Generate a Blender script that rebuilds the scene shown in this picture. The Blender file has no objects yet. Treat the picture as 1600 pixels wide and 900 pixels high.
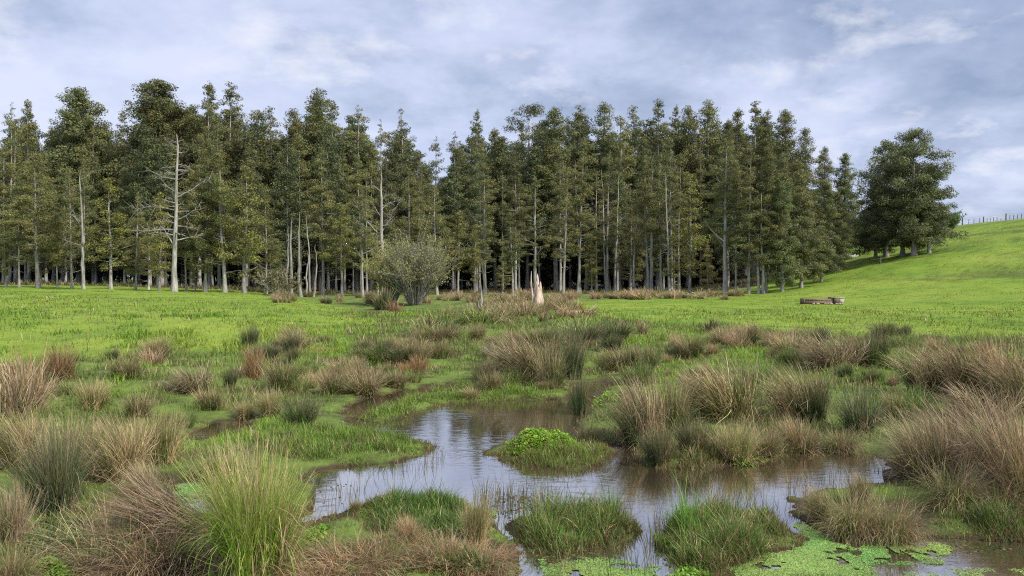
import bpy, math, random
import numpy as np

RNG = np.random.default_rng(7)
random.seed(7)
SC = bpy.context.scene
COL = SC.collection
F, CX, CY, HOR, EYE = 1256.0, 800.0, 450.0, 432.0, 2.3
PITCH = math.atan((CY - HOR) / F)

# ------------------------------------------------------------------ basics
def tag(o, label=None, cat=None, group=None, kind=None):
    if label: o['label'] = label
    if cat: o['category'] = cat
    if group: o['group'] = group
    if kind: o['kind'] = kind
    return o

def empty(name, loc=(0, 0, 0), rz=0.0):
    o = bpy.data.objects.new(name, None)
    o.empty_display_size = 0.2
    COL.objects.link(o)
    o.location = loc
    o.rotation_euler = (0, 0, rz)
    return o

def build(name, v, tris, mat, parent=None, col=None, smooth=False, quads=None):
    me = bpy.data.meshes.new(name)
    v = np.asarray(v, np.float32)
    faces = []
    nt = 0 if tris is None else len(tris)
    nq = 0 if quads is None else len(quads)
    me.vertices.add(len(v))
    me.vertices.foreach_set('co', v.ravel())
    loops = []
    starts = []
    if nt:
        loops.append(np.asarray(tris, np.int32).ravel())
        starts.append(np.arange(nt, dtype=np.int32) * 3)
    if nq:
        loops.append(np.asarray(quads, np.int32).ravel())
        starts.append(nt * 3 + np.arange(nq, dtype=np.int32) * 4)
    loops = np.concatenate(loops)
    starts = np.concatenate(starts)
    me.loops.add(len(loops))
    me.loops.foreach_set('vertex_index', loops)
    me.polygons.add(nt + nq)
    me.polygons.foreach_set('loop_start', starts)
    me.update(calc_edges=True)
    if smooth:
        me.polygons.foreach_set('use_smooth', np.ones(nt + nq, bool))
    if col is not None:
        a = me.color_attributes.new('Col', 'FLOAT_COLOR', 'POINT')
        c = np.ones((len(v), 4), np.float32)
        c[:, :3] = col
        a.data.foreach_set('color', c.ravel())
    me.materials.append(mat)
    o = bpy.data.objects.new(name, me)
    COL.objects.link(o)
    if parent is not None:
        o.parent = parent
    return o

def dup(root, loc, rz=0.0, scale=(1, 1, 1), tilt=(0, 0)):
    r = root.copy()
    COL.objects.link(r)
    for ch in list(root.children):
        c = ch.copy()
        COL.objects.link(c)
        c.parent = r
    r.location = loc
    r.rotation_euler = (tilt[0], tilt[1], rz)
    r.scale = scale
    return r

def sstep(x, a, b):
    t = np.clip((np.asarray(x, float) - a) / (b - a), 0, 1)
    return t * t * (3 - 2 * t)

def _hash(ix, iy, seed):
    h = (ix.astype(np.int64) * 374761393 + iy.astype(np.int64) * 668265263 + seed * 974634777) & 0xFFFFFFFF
    h = ((h ^ (h >> 13)) * 1274126177) & 0xFFFFFFFF
    h = (h ^ (h >> 16)) & 0xFFFFFFFF
    return h / 4294967295.0

def vnoise(x, y, seed=0):
    x = np.asarray(x, float); y = np.asarray(y, float)
    ix = np.floor(x); iy = np.floor(y)
    fx = x - ix; fy = y - iy
    fx = fx * fx * (3 - 2 * fx); fy = fy * fy * (3 - 2 * fy)
    a = _hash(ix, iy, seed); b = _hash(ix + 1, iy, seed)
    c = _hash(ix, iy + 1, seed); d = _hash(ix + 1, iy + 1, seed)
    return (a * (1 - fx) + b * fx) * (1 - fy) + (c * (1 - fx) + d * fx) * fy

def fbm(x, y, seed=0, oct=4):
    s = 0; a = 0.5; n = 0
    for i in range(oct):
        s = s + a * vnoise(x * 2 ** i, y * 2 ** i, seed + i * 17)
        n += a
        a *= 0.5
    return s / n

def ray(u, v):
    return np.array([u - CX, F * math.cos(PITCH) + (CY - v) * math.sin(PITCH), -F * math.sin(PITCH) + (CY - v) * math.cos(PITCH)])

def plane(u, v, z=0.0):
    d = ray(u, v)
    t = (z - EYE) / d[2]
    return (d[0] * t, d[1] * t)

# ------------------------------------------------------------------ land and water outlines
WATER = [
 [(548,655),(600,661),(650,650),(690,634),(740,628),(800,626),(860,626),(882,630),(902,604),(918,597),(945,598),(950,622),(915,648),(898,668),(905,690),(985,702),(1000,724),(1080,735),(1150,725),(1230,712),(1290,702),(1375,712),(1388,735),(1370,755),(1290,765),(1240,778),(1262,800),(1340,812),(1440,838),(1620,845),(1640,910),(790,915),(780,860),(700,840),(600,830),(540,812),(486,818),(478,760),(490,735),(560,730),(620,724),(682,702),(690,694),(640,690),(600,682),(555,674)],
 [(535,650),(560,625),(640,608),(700,598),(735,602),(665,616),(612,634),(575,654)],
 [(285,682),(330,660),(395,654),(382,672),(315,690)],
 [(255,762),(330,750),(350,802),(290,805)],
 [(95,915),(150,884),(230,878),(300,880),(330,915)],
]
LAND = [
 [(762,708),(780,694),(830,684),(900,686),(955,698),(968,716),(930,728),(870,736),(800,726)],
 [(556,796),(590,780),(680,774),(730,788),(772,802),(795,842),(800,920),(470,920),(480,818)],
 [(800,846),(818,862),(900,864),(960,848),(1002,824),(965,808),(870,800),(812,808)],
 [(1025,850),(1050,888),(1120,892),(1232,862),(1247,838),(1205,806),(1100,800),(1042,816)],
 [(1245,812),(1262,798),(1330,796),(1420,805),(1440,838),(1380,846),(1300,838)],
]
WPOLY = [np.array([plane(*p) for p in q]) for q in WATER]
LPOLY = [np.array([plane(*p) for p in q]) for q in LAND]

def inside(poly, x, y):
    r = np.zeros(x.shape, bool)
    n = len(poly)
    for i in range(n):
        x1, y1 = poly[i]; x2, y2 = poly[(i + 1) % n]
        c = ((y1 > y) != (y2 > y))
        with np.errstate(divide='ignore', invalid='ignore'):
            xi = (x2 - x1) * (y - y1) / (y2 - y1 + 1e-12) + x1
        r ^= c & (x < xi)
    return r

def edge_dist(polys, x, y):
    d = np.full(x.shape, 1e9)
    for q in polys:
        n = len(q)
        for i in range(n):
            a = q[i]; b = q[(i + 1) % n]
            ab = b - a
            t = np.clip(((x - a[0]) * ab[0] + (y - a[1]) * ab[1]) / (ab @ ab + 1e-12), 0, 1)
            d = np.minimum(d, (x - a[0] - t * ab[0]) ** 2 + (y - a[1] - t * ab[1]) ** 2)
    return np.sqrt(d)

GX0, GX1, GY0, GY1, GS = -13.0, 13.0, 3.0, 27.0, 0.04
_gx = np.arange(GX0, GX1 + GS, GS); _gy = np.arange(GY0, GY1 + GS, GS)
_mx, _my = np.meshgrid(_gx, _gy)
# wobble the outline so that banks are ragged
_wx = _mx + (fbm(_mx * 2.3, _my * 2.3, 5) - .5) * .34 + (vnoise(_mx * 9, _my * 9, 8) - .5) * .07
_wy = _my + (fbm(_mx * 2.3, _my * 2.3, 9) - .5) * .5 + (vnoise(_mx * 9, _my * 9, 3) - .5) * .09
_in = np.zeros(_mx.shape, bool)
for q in WPOLY: _in |= inside(q, _wx, _wy)
for q in LPOLY: _in &= ~inside(q, _wx, _wy)
_dw = edge_dist(WPOLY + LPOLY, _wx, _wy)
SDF = np.where(_in, -_dw, _dw)

def sdf(x, y):
    x = np.asarray(x, float); y = np.asarray(y, float)
    fx = np.clip((x - GX0) / GS, 0, len(_gx) - 1.001); fy = np.clip((y - GY0) / GS, 0, len(_gy) - 1.001)
    ix = fx.astype(int); iy = fy.astype(int); fx = fx - ix; fy = fy - iy
    r = (SDF[iy, ix] * (1 - fx) + SDF[iy, ix + 1] * fx) * (1 - fy) + (SDF[iy + 1, ix] * (1 - fx) + SDF[iy + 1, ix + 1] * fx) * fy
    out = np.maximum.reduce([GX0 - x, x - GX1, GY0 - y, y - GY1, np.zeros_like(x)])
    return np.where(out > 0, np.maximum(r, .3) + out, r)

FIELD_A = np.array([(-14,17.5),(-11.9,18.6),(-9.2,21),(-7,22),(-5.6,27),(-7,38),(-11,52),(-19,72),(-27,88),(-27,260),(-300,260),(-300,12),(-14,16)])
FIELD_B = np.array([(3.2,42),(5.7,36),(7.5,31.4),(9.7,27.8),(16.8,26),(30,24),(200,10),(300,300),(60,300),(27,91),(18.4,72),(4.6,64),(3.0,52)])
FOREST = np.array([(-200,88),(-60,88),(-38,88),(-25,87),(-10,92),(5,95),(20,93),(28,90),(34,97),(43,112),(56,150),(66,200),(60,300),(-200,300)])

def sd_poly(poly, x, y):
    d = edge_dist([poly], x, y)
    return np.where(inside(poly, x, y), d, -d)

def masks(x, y):
    x = np.asarray(x, float); y = np.asarray(y, float)
    j = (fbm(x * .5, y * .35, 31) - .5) * 3.0
    fld = sstep(np.maximum(sd_poly(FIELD_A, x, y), sd_poly(FIELD_B, x, y)) + j, -.7, .9)
    wood = sstep(sd_poly(FOREST, x, y) + j, -1.2, 1.2)
    return fld, wood

def terrain(x, y, full=True):
    x = np.asarray(x, float); y = np.asarray(y, float)
    d = sdf(x, y)
    hum = (fbm(x * 1.3, y * 1.3, 2, 4) - .45)
    bank = np.where(d > 0, .015 + .055 * sstep(d, 0, .3) + .22 * sstep(d, .7, 5.0), -.02 - .28 * sstep(-d, 0, .5))
    z = bank + np.clip(hum, -.3, 1) * .20 * sstep(d, .15, 1.8) * (1 - .75 * sstep(y, 20, 45))
    z = z + .06 * sstep(y, 25, 90)
    u = x / np.maximum(y, 3)
    z = z + sstep(-u, .22, .66) * .62 * sstep(y, 15, 62) + .42 * sstep(sd_poly(FIELD_A, x, y), -1.5, 5.5) * sstep(y, 17, 30) + .08 * sstep(x, 3, 12) * sstep(y, 22, 40)
    z = z + (fbm(x * .18, y * .18, 12, 3) - .5) * .26 * sstep(y, 18, 34) + (fbm(x * .6, y * .45, 14, 3) - .5) * .16 * sstep(y, 18, 30) * (1 - .6 * sstep(y, 50, 90))
    # the hill
    s = x - 25.0 - (fbm(x * .05, y * .05, 77, 2) - .5) * 4
    ramp = .24 * 2.5 * np.logaddexp(0, s / 2.5)
    ramp = ramp * sstep(y, 28, 92)
    cap = 10.7 + (fbm(x * .04, y * .04, 91, 2) - .5) * .8
    k = 1.6
    hill = -k * np.logaddexp(-ramp / k, -cap / k)
    hill = hill + k * math.log1p(math.exp(-cap.mean() / k)) if np.ndim(cap) else hill
    z = z + np.maximum(hill, 0) + (fbm(x * .5, y * .5, 55, 3) - .5) * .25 * sstep(hill, .3, 2)
    return z

def ground(u, v):
    d = ray(u, v)
    Y = np.concatenate([np.arange(4.5, 40, .05), np.arange(40, 260, .25)])
    X = d[0] / d[1] * Y
    Z = EYE + d[2] / d[1] * Y
    t = terrain(X, Y)
    k = np.nonzero(t >= Z)[0]
    i = k[0] if len(k) else len(Y) - 1
    return float(X[i]), float(Y[i]), float(t[i])

def tz(x, y):
    return float(terrain(np.array([x]), np.array([y]))[0])

# ------------------------------------------------------------------ materials
def newmat(name):
    m = bpy.data.materials.new(name)
    m.use_nodes = True
    nt = m.node_tree
    nt.nodes.clear()
    out = nt.nodes.new('ShaderNodeOutputMaterial')
    return m, nt, out

def N(nt, t, **kw):
    n = nt.nodes.new(t)
    for k, v in kw.items():
        if k in n.inputs.keys(): n.inputs[k].default_value = v
        else: setattr(n, k, v)
    return n

def leafmat(name, rough=.55, spec=.3, trans=.3):
    m, nt, out = newmat(name)
    a = N(nt, 'ShaderNodeAttribute', attribute_name='Col')
    oi = N(nt, 'ShaderNodeObjectInfo')
    hsv = N(nt, 'ShaderNodeHueSaturation')
    mr = N(nt, 'ShaderNodeMapRange'); mr.inputs['To Min'].default_value = .80; mr.inputs['To Max'].default_value = 1.2
    mh = N(nt, 'ShaderNodeMapRange'); mh.inputs['To Min'].default_value = .488; mh.inputs['To Max'].default_value = .512
    m2 = N(nt, 'ShaderNodeMath', operation='MULTIPLY'); m2.inputs[1].default_value = 7.31
    m3 = N(nt, 'ShaderNodeMath', operation='FRACT')
    L = nt.links.new
    L(oi.outputs['Random'], mr.inputs['Value']); L(oi.outputs['Random'], m2.inputs[0]); L(m2.outputs[0], m3.inputs[0]); L(m3.outputs[0], mh.inputs['Value'])
    L(mr.outputs[0], hsv.inputs['Value']); L(mh.outputs[0], hsv.inputs['Hue']); L(a.outputs['Color'], hsv.inputs['Color'])
    p = N(nt, 'ShaderNodeBsdfPrincipled', Roughness=rough)
    p.inputs['Specular IOR Level'].default_value = spec
    t = N(nt, 'ShaderNodeBsdfTranslucent')
    mx = N(nt, 'ShaderNodeMixShader'); mx.inputs[0].default_value = trans
    L(hsv.outputs[0], p.inputs['Base Color']); L(hsv.outputs[0], t.inputs['Color'])
    L(p.outputs[0], mx.inputs[1]); L(t.outputs[0], mx.inputs[2]); L(mx.outputs[0], out.inputs['Surface'])
    return m

M_LEAF = leafmat('foliage', .6, .25, .28)
M_BLADE = leafmat('grass_blade', .55, .3, .32)
M_STEM = leafmat('rush_stem', .5, .3, .25)

def barkmat(name, a, b, c, sc=1.0):
    m, nt, out = newmat(name)
    L = nt.links.new
    tc = N(nt, 'ShaderNodeTexCoord')
    mp = N(nt, 'ShaderNodeMapping'); mp.inputs['Scale'].default_value = (3 * sc, 3 * sc, .45 * sc)
    n1 = N(nt, 'ShaderNodeTexNoise', Scale=2.2, Detail=7.0, Roughness=.7)
    n2 = N(nt, 'ShaderNodeTexNoise', Scale=.5, Detail=3.0)
    r1 = N(nt, 'ShaderNodeValToRGB')
    r1.color_ramp.elements[0].position = .36; r1.color_ramp.elements[0].color = (*a, 1)
    r1.color_ramp.elements[1].position = .62; r1.color_ramp.elements[1].color = (*b, 1)
    mix = N(nt, 'ShaderNodeMix', data_type='RGBA')
    mr = N(nt, 'ShaderNodeMapRange'); mr.inputs['From Min'].default_value = .48; mr.inputs['From Max'].default_value = .68
    bp = N(nt, 'ShaderNodeBump', Strength=.7, Distance=.04)
    p = N(nt, 'ShaderNodeBsdfPrincipled', Roughness=.85)
    p.inputs['Specular IOR Level'].default_value = .2
    L(tc.outputs['Object'], mp.inputs[0]); L(mp.outputs[0], n1.inputs['Vector']); L(tc.outputs['Object'], n2.inputs['Vector'])
    L(n1.outputs[0], r1.inputs[0]); L(n2.outputs[0], mr.inputs[0]); L(mr.outputs[0], mix.inputs[0])
    L(r1.outputs[0], mix.inputs[6]); mix.inputs[7].default_value = (*c, 1)
    oi = N(nt, 'ShaderNodeObjectInfo'); hv = N(nt, 'ShaderNodeHueSaturation')
    vr = N(nt, 'ShaderNodeMapRange'); vr.inputs['To Min'].default_value = .78; vr.inputs['To Max'].default_value = 1.2
    L(oi.outputs['Random'], vr.inputs['Value']); L(vr.outputs[0], hv.inputs['Value']); L(mix.outputs[2], hv.inputs['Color'])
    L(hv.outputs[0], p.inputs['Base Color']); L(n1.outputs[0], bp.inputs['Height']); L(bp.outputs[0], p.inputs['Normal'])
    L(p.outputs[0], out.inputs['Surface'])
    return m

M_BARK = barkmat('grey_bark', (.15, .135, .115), (.44, .425, .39), (.25, .25, .19))
M_DEAD = barkmat('bleached_wood', (.14, .13, .11), (.42, .405, .37), (.25, .24, .19))
M_STUMP = barkmat('rotten_wood', (.28, .18, .11), (.62, .52, .44), (.5, .38, .29), 2.0)
M_DARKBARK = barkmat('brown_bark', (.07, .055, .04), (.2, .17, .13), (.14, .12, .09))
M_TIMBER = barkmat('weathered_timber', (.10, .07, .045), (.26, .19, .13), (.20, .15, .11), 3.0)
M_STONE = barkmat('pale_rubble', (.3, .26, .2), (.6, .55, .46), (.5, .42, .32), 3.0)

def groundmat():
    m, nt, out = newmat('ground_cover')
    L = nt.links.new
    tc = N(nt, 'ShaderNodeTexCoord')
    at = N(nt, 'ShaderNodeAttribute', attribute_name='Col')
    sep = N(nt, 'ShaderNodeSeparateColor')
    L(at.outputs['Color'], sep.inputs[0])
    def noise(s, d=4.0, r=.6, vec=None):
        n = N(nt, 'ShaderNodeTexNoise', Scale=s, Detail=d, Roughness=r)
        L((vec or tc.outputs['Object']), n.inputs['Vector'])
        return n
    def ramp(src, stops):
        r = N(nt, 'ShaderNodeValToRGB')
        e = r.color_ramp.elements
        while len(e) < len(stops): e.new(.5)
        for i, (p, c) in enumerate(stops):
            e[i].position = p; e[i].color = (*c, 1)
        L(src, r.inputs[0])
        return r
    def mix(f, a, b, mode='MIX'):
        n = N(nt, 'ShaderNodeMix', data_type='RGBA', blend_type=mode)
        if isinstance(f, float): n.inputs[0].default_value = f
        else: L(f, n.inputs[0])
        L(a, n.inputs[6]); L(b, n.inputs[7])
        return n.outputs[2]
    # pasture: yellow greens with deeper patches
    nbig = noise(.11, 5.0, .62); nmid = noise(.9, 5.0, .65); nfine = noise(9.0, 5.0, .7)
    pas = ramp(nbig.outputs[0], [(.30, (.125, .210, .024)), (.46, (.190, .275, .034)), (.60, (.235, .305, .044)), (.74, (.265, .295, .066))])
    pas2 = ramp(nmid.outputs[0], [(.32, (.55, .66, .5)), (.50, (1, 1, 1)), (.70, (1.12, 1.06, .9))])
    pasture = mix(.6, pas.outputs[0], pas2.outputs[0], 'MULTIPLY')
    tuf = ramp(noise(.34, 6.0, .66).outputs[0], [(.50, (0, 0, 0)), (.66, (1, 1, 1))])
    lush = N(nt, 'ShaderNodeRGB'); lush.outputs[0].default_value = (.085, .185, .028, 1)
    tf = N(nt, 'ShaderNodeMath', operation='MULTIPLY'); L(tuf.outputs[0], tf.inputs[0]); tf.inputs[1].default_value = .55
    pasture = mix(tf.outputs[0], pasture, lush.outputs[0])
    pf = ramp(nfine.outputs[0], [(.3, (.62, .68, .55)), (.55, (1, 1, 1)), (.72, (1.15, 1.1, 1.0))])
    pasture = mix(.8, pasture, pf.outputs[0], 'MULTIPLY')
    # bog turf
    bog = ramp(noise(1.1, 6.0, .7).outputs[0], [(.30, (.045, .048, .018)), (.45, (.105, .145, .034)), (.58, (.155, .225, .044)), (.72, (.19, .18, .075))])
    c = mix(sep.outputs[0], bog.outputs[0], pasture)
    mud = ramp(noise(3.0, 6.0, .7).outputs[0], [(.35, (.030, .021, .013)), (.65, (.085, .058, .036))])
    c = mix(sep.outputs[1], c, mud.outputs[0])
    lit = ramp(noise(1.5, 6.0, .7).outputs[0], [(.35, (.026, .022, .013)), (.65, (.07, .055, .03))])
    c = mix(sep.outputs[2], c, lit.outputs[0])
    p = N(nt, 'ShaderNodeBsdfPrincipled', Roughness=.85)
    p.inputs['Specular IOR Level'].default_value = .15
    bp = N(nt, 'ShaderNodeBump', Strength=.6, Distance=.12)
    nb = noise(6.0, 8.0, .75)
    L(nb.outputs[0], bp.inputs['Height']); L(bp.outputs[0], p.inputs['Normal'])
    L(c, p.inputs['Base Color']); L(p.outputs[0], out.inputs['Surface'])
    return m
M_GROUND = groundmat()

def watermat():
    m, nt, out = newmat('peaty_water')
    L = nt.links.new
    tc = N(nt, 'ShaderNodeTexCoord')
    mp = N(nt, 'ShaderNodeMapping'); mp.inputs['Scale'].default_value = (2.0, 3.4, 1); mp.inputs['Rotation'].default_value = (0, 0, .12)
    n = N(nt, 'ShaderNodeTexNoise', Scale=1.9, Detail=4.0, Roughness=.55, Distortion=.8)
    n0 = N(nt, 'ShaderNodeTexNoise', Scale=.35, Detail=2.0)
    mr = N(nt, 'ShaderNodeMapRange'); mr.inputs['From Min'].default_value = .40; mr.inputs['From Max'].default_value = .66
    mr.inputs['To Min'].default_value = .012; mr.inputs['To Max'].default_value = .10
    bp = N(nt, 'ShaderNodeBump', Strength=.14, Distance=.04)
    p = N(nt, 'ShaderNodeBsdfPrincipled', Roughness=.03, IOR=10.0)
    p.inputs['Base Color'].default_value = (.060, .042, .026, 1)
    L(tc.outputs['Object'], mp.inputs[0]); L(mp.outputs[0], n.inputs['Vector']); L(tc.outputs['Object'], n0.inputs['Vector'])
    L(n0.outputs[0], mr.inputs[0]); L(mr.outputs[0], bp.inputs['Strength'])
    L(n.outputs[0], bp.inputs['Height']); L(bp.outputs[0], p.inputs['Normal']); L(p.outputs[0], out.inputs['Surface'])
    return m
M_WATER = watermat()

def flatmat(name, c, rough=.7):
    m, nt, out = newmat(name)
    p = N(nt, 'ShaderNodeBsdfPrincipled', Roughness=rough)
    n = N(nt, 'ShaderNodeTexNoise', Scale=14.0, Detail=4.0)
    r = N(nt, 'ShaderNodeValToRGB')
    r.color_ramp.elements[0].color = (*[k * .6 for k in c], 1); r.color_ramp.elements[1].color = (*[k * 1.35 for k in c], 1)
    nt.links.new(n.outputs[0], r.inputs[0]); nt.links.new(r.outputs[0], p.inputs['Base Color']); nt.links.new(p.outputs[0], out.inputs['Surface'])
    return m
M_WIRE = flatmat('fence_wire', (.25, .25, .25), .5)
M_POST = flatmat('fence_post_wood', (.12, .11, .095), .9)

# ------------------------------------------------------------------ ground sheet and water
def ground_sheet():
    r1 = np.geomspace(6.0, 60.0, 330) - 1.0
    r2 = np.geomspace(59.6, 700, 170)
    ys = np.concatenate([[-60, -30, -12, -4, 0, 2, 3.2, 4.0, 4.6], r1, r2])
    us = np.concatenate([-np.geomspace(3.2, .72, 16), np.linspace(-.70, .70, 340), np.geomspace(.72, 3.2, 16)])
    Yg, Ug = np.meshgrid(ys, us, indexing='ij')
    X = Ug * (np.maximum(Yg, 2.0) + 1.0) + np.sign(Ug) * np.maximum(np.abs(Ug) - .72, 0) * 12
    Z = terrain(X, Yg)
    d = sdf(X, Yg)
    fld, wood = masks(X, Yg)
    mud = 1 - sstep(d + (fbm(X * 3, Yg * 3, 41) - .5) * .3, .0, .14)
    wet = sstep(fbm(X * .9, Yg * .9, 47), .60, .68) * (1 - fld) * (1 - sstep(Yg, 25, 40)) * .75
    mud = np.maximum(mud, wet)
    # worn brown scuffs on the hill
    scuff = sstep(fbm(X * .22, Yg * .5, 63), .63, .74) * sstep(X, 28, 38) * .42
    trk = sstep(fbm(X * .35, Z * 2.6 + X * .05, 66, 4), .60, .70) * sstep(X, 30, 36) * .48
    scuff = np.maximum(scuff, trk)
    dung = sstep(fbm(X * .8, Yg * .45, 68, 4), .68, .76) * fld * .30
    scuff = np.maximum(scuff, dung)
    mud = np.maximum(mud * (1 - fld * .9), scuff)
    n, k = Yg.shape
    idx = np.arange(n * k).reshape(n, k)
    q = np.stack([idx[:-1, :-1], idx[:-1, 1:], idx[1:, 1:], idx[1:, :-1]], -1).reshape(-1, 4)
    v = np.stack([X, Yg, Z], -1).reshape(-1, 3)
    c = np.stack([fld * (1 - wood), mud, wood], -1).reshape(-1, 3)
    o = build('ground', v, None, M_GROUND, col=c, smooth=True, quads=q)
    tag(o, 'green pasture and boggy ground running back to the forest and up the hill', 'ground', kind='structure')

    xs = np.linspace(-14, 14, 2); yy = np.linspace(2.5, 26, 2)
    v = [(-14, 2.5, 0), (14, 2.5, 0), (14, 26, 0), (-14, 26, 0)]
    o = build('pond_water', v, None, M_WATER, quads=[(0, 1, 2, 3)])
    tag(o, 'brown rippled pond water winding between grassy islets', 'pond', kind='structure')
ground_sheet()

# ------------------------------------------------------------------ blades
def blades(base, az, ln, th0, dth, width, c0, c1, K=4, wind=(0, 0), pw=1.3, tipstart=0.0, jit=0.0, brk=0.0):
    """ribbons that bend from th0 to th0+dth (angle from upright); returns verts, tris, colours"""
    n = len(base)
    s = np.linspace(0, 1, K + 1)
    th = th0[:, None] + dth[:, None] * s[None, :] ** pw
    azs = az[:, None] + np.zeros_like(th)
    if brk:
        bi = RNG.integers(max(1, K // 3), K + 1, n); hit = RNG.uniform(0, 1, n) < brk
        aft = (np.arange(K + 1)[None] >= bi[:, None]) & hit[:, None]
        th = th + aft * RNG.uniform(.6, 1.9, n)[:, None]; azs = azs + aft * RNG.normal(0, .8, n)[:, None]
    if jit:
        th = th + np.cumsum(RNG.normal(0, jit, th.shape), 1); azs = azs + np.cumsum(RNG.normal(0, jit * 1.5, th.shape), 1)
    d = np.stack([np.sin(th) * np.cos(azs), np.sin(th) * np.sin(azs), np.cos(th)], -1)
    d = d + np.array([wind[0], wind[1], 0])[None, None, :] * (s[None, :, None] ** 1.2)
    d /= np.linalg.norm(d, axis=-1, keepdims=True)
    step = ln[:, None, None] / K
    p = np.concatenate([base[:, None, :], base[:, None, :] + np.cumsum(d[:, :-1] * step, 1)], 1)
    tw = az + np.pi / 2 + RNG.normal(0, .7, n)
    side = np.stack([np.cos(tw), np.sin(tw), np.zeros(n)], -1)
    w = width[:, None] * (1 - .65 * s[None, :])
    l = p - side[:, None, :] * w[..., None] * .5
    r = p + side[:, None, :] * w[..., None] * .5
    V = np.concatenate([np.stack([l[:, :-1], r[:, :-1]], 2).reshape(n, 2 * K, 3), p[:, -1:, :]], 1)
    nv = 2 * K + 1
    f = []
    for k in range(K - 1):
        a = 2 * k
        f += [(a, a + 1, a + 3), (a, a + 3, a + 2)]
    f.append((2 * K - 2, 2 * K - 1, 2 * K))
    T = (np.arange(n)[:, None, None] * nv + np.array(f)[None]).reshape(-1, 3)
    sv = np.concatenate([np.repeat(s[:-1], 2), [1.0]])
    mixf = np.clip((sv - tipstart) / max(1e-3, 1 - tipstart), 0, 1)[None, :, None]
    C = c0[:, None, :] * (1 - mixf) + c1[:, None, :] * mixf
    return V.reshape(-1, 3), T, C.reshape(-1, 3)

GREEN = np.array([.130, .190, .044]); DGREEN = np.array([.068, .102, .033]); BGREEN = np.array([.180, .290, .034])
BLUEG = np.array([.066, .115, .055]); OLIVE = np.array([.165, .175, .050])
STRAW = np.array([.560, .450, .230]); TAN = np.array([.460, .345, .205]); BROWN = np.array([.200, .125, .066])
RUST = np.array([.340, .180, .075]); PURPLE = np.array([.245, .185, .125]); PINK = np.array([.450, .345, .225])
REDB = np.array([.150, .080, .042])

def pick(n, pal):
    """pal: [(colour, weight)] -> n x 3 with some jitter"""
    w = np.array([p[1] for p in pal], float); w /= w.sum()
    i = RNG.choice(len(pal), n, p=w)
    c = np.array([p[0] for p in pal])[i]
    return np.clip(c * RNG.uniform(.65, 1.35, (n, 1)) * RNG.uniform(.92, 1.08, (n, 3)), .004, .8)

# ------------------------------------------------------------------ rush tussocks
def tussock(name, n=1600, green=.5, gp=None, dp=None, spread=.55, droop=.6, wind=(-.25, 0), base_r=.22,
            width=.006, K=5, tips=TAN, tipf=.7, skirt=.25, hv=.5, seed=1, flat=0.0, skp=None):
    """unit height clump with its base at the origin: green stems and dead stems as two parts"""
    global RNG
    RNG = np.random.default_rng(seed)
    gp = gp or [(GREEN, 2), (DGREEN, 1)]
    dp = dp or [(TAN, 2), (STRAW, 1), (BROWN, 1)]
    root = empty(name)
    def part(nm, m, pal, tipc, ts, dry):
        if m < 2: return
        rr = base_r * np.sqrt(RNG.uniform(0, 1, m)); a0 = RNG.uniform(0, 2 * np.pi, m)
        base = np.stack([rr * np.cos(a0), rr * np.sin(a0), -.06 + .04 * RNG.uniform(0, 1, m)], -1)
        az = a0 + RNG.normal(0, .55, m)
        ns = 13
        ti = RNG.integers(0, ns, m)
        ta = RNG.uniform(0, 6.283, ns); tr_ = base_r * np.sqrt(RNG.uniform(0, 1, ns)) * 1.25
        tl = RNG.uniform(.62, 1.06, ns); tl[:4] = RNG.uniform(.95, 1.1, 4); tth = RNG.uniform(.55, 1.35, ns)
        sub = RNG.uniform(0, 1, m) < .78
        base[:, 0] = np.where(sub, tr_[ti] * np.cos(ta[ti]) + base[:, 0] * .33, base[:, 0])
        base[:, 1] = np.where(sub, tr_[ti] * np.sin(ta[ti]) + base[:, 1] * .33, base[:, 1])
        az = np.where(sub, ta[ti] + RNG.normal(0, .65, m), az)
        rr = np.where(sub, np.clip(tr_[ti] + RNG.normal(0, .25 * base_r, m), 0, base_r), rr)
        th0 = spread * (.12 + .88 * rr / base_r) * RNG.uniform(.45, 1.3, m) * np.where(sub, tth[ti], 1) + flat
        dth = droop * RNG.gamma(1.8, .62, m)
        th0 = th0 + np.where(sub, RNG.normal(0, .14, ns)[ti], 0)
        ln = 1.06 * (1 - hv * RNG.beta(1.4, 1.8, m)) * np.where(sub, tl[ti], 1)
        if dry:
            k = RNG.uniform(0, 1, m) < skirt
            th0 = np.where(k, RNG.uniform(.8, 1.5, m), th0)
            ln = np.where(k, RNG.uniform(.3, .75, m), ln)
            dth = np.where(k, RNG.uniform(.2, 1.2, m), dth)
        w = width * RNG.uniform(.6, 1.35, m)
        c0 = pick(m, pal)
        if dry:
            if skp is not None:
                c0 = np.where(k[:, None], pick(m, skp), c0)
            c1 = c0 * 1.1
        else:
            isdry = RNG.uniform(0, 1, m) < tipf
            c1 = np.where(isdry[:, None], tipc * RNG.uniform(.7, 1.2, (m, 1)), c0 * 1.15)
        c0 = c0 * np.where(sub, RNG.uniform(.72, 1.25, ns)[ti], 1)[:, None]
        c1 = np.where(np.ones((m, 1), bool), c1, c0)
        V, T, C = blades(base, az, ln, th0, dth, w, c0, c1, K, wind, tipstart=ts, jit=.11 if dry else .075, brk=.28 if dry else .03)
        V[:, 2] = np.maximum(V[:, 2], -.08)
        build(nm, V, T, M_STEM, root, C)
    part('green_stems', int(n * green), gp, tips, .45, False)
    part('dead_stems', n - int(n * green), dp, tips, 0, True)
    return root

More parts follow.
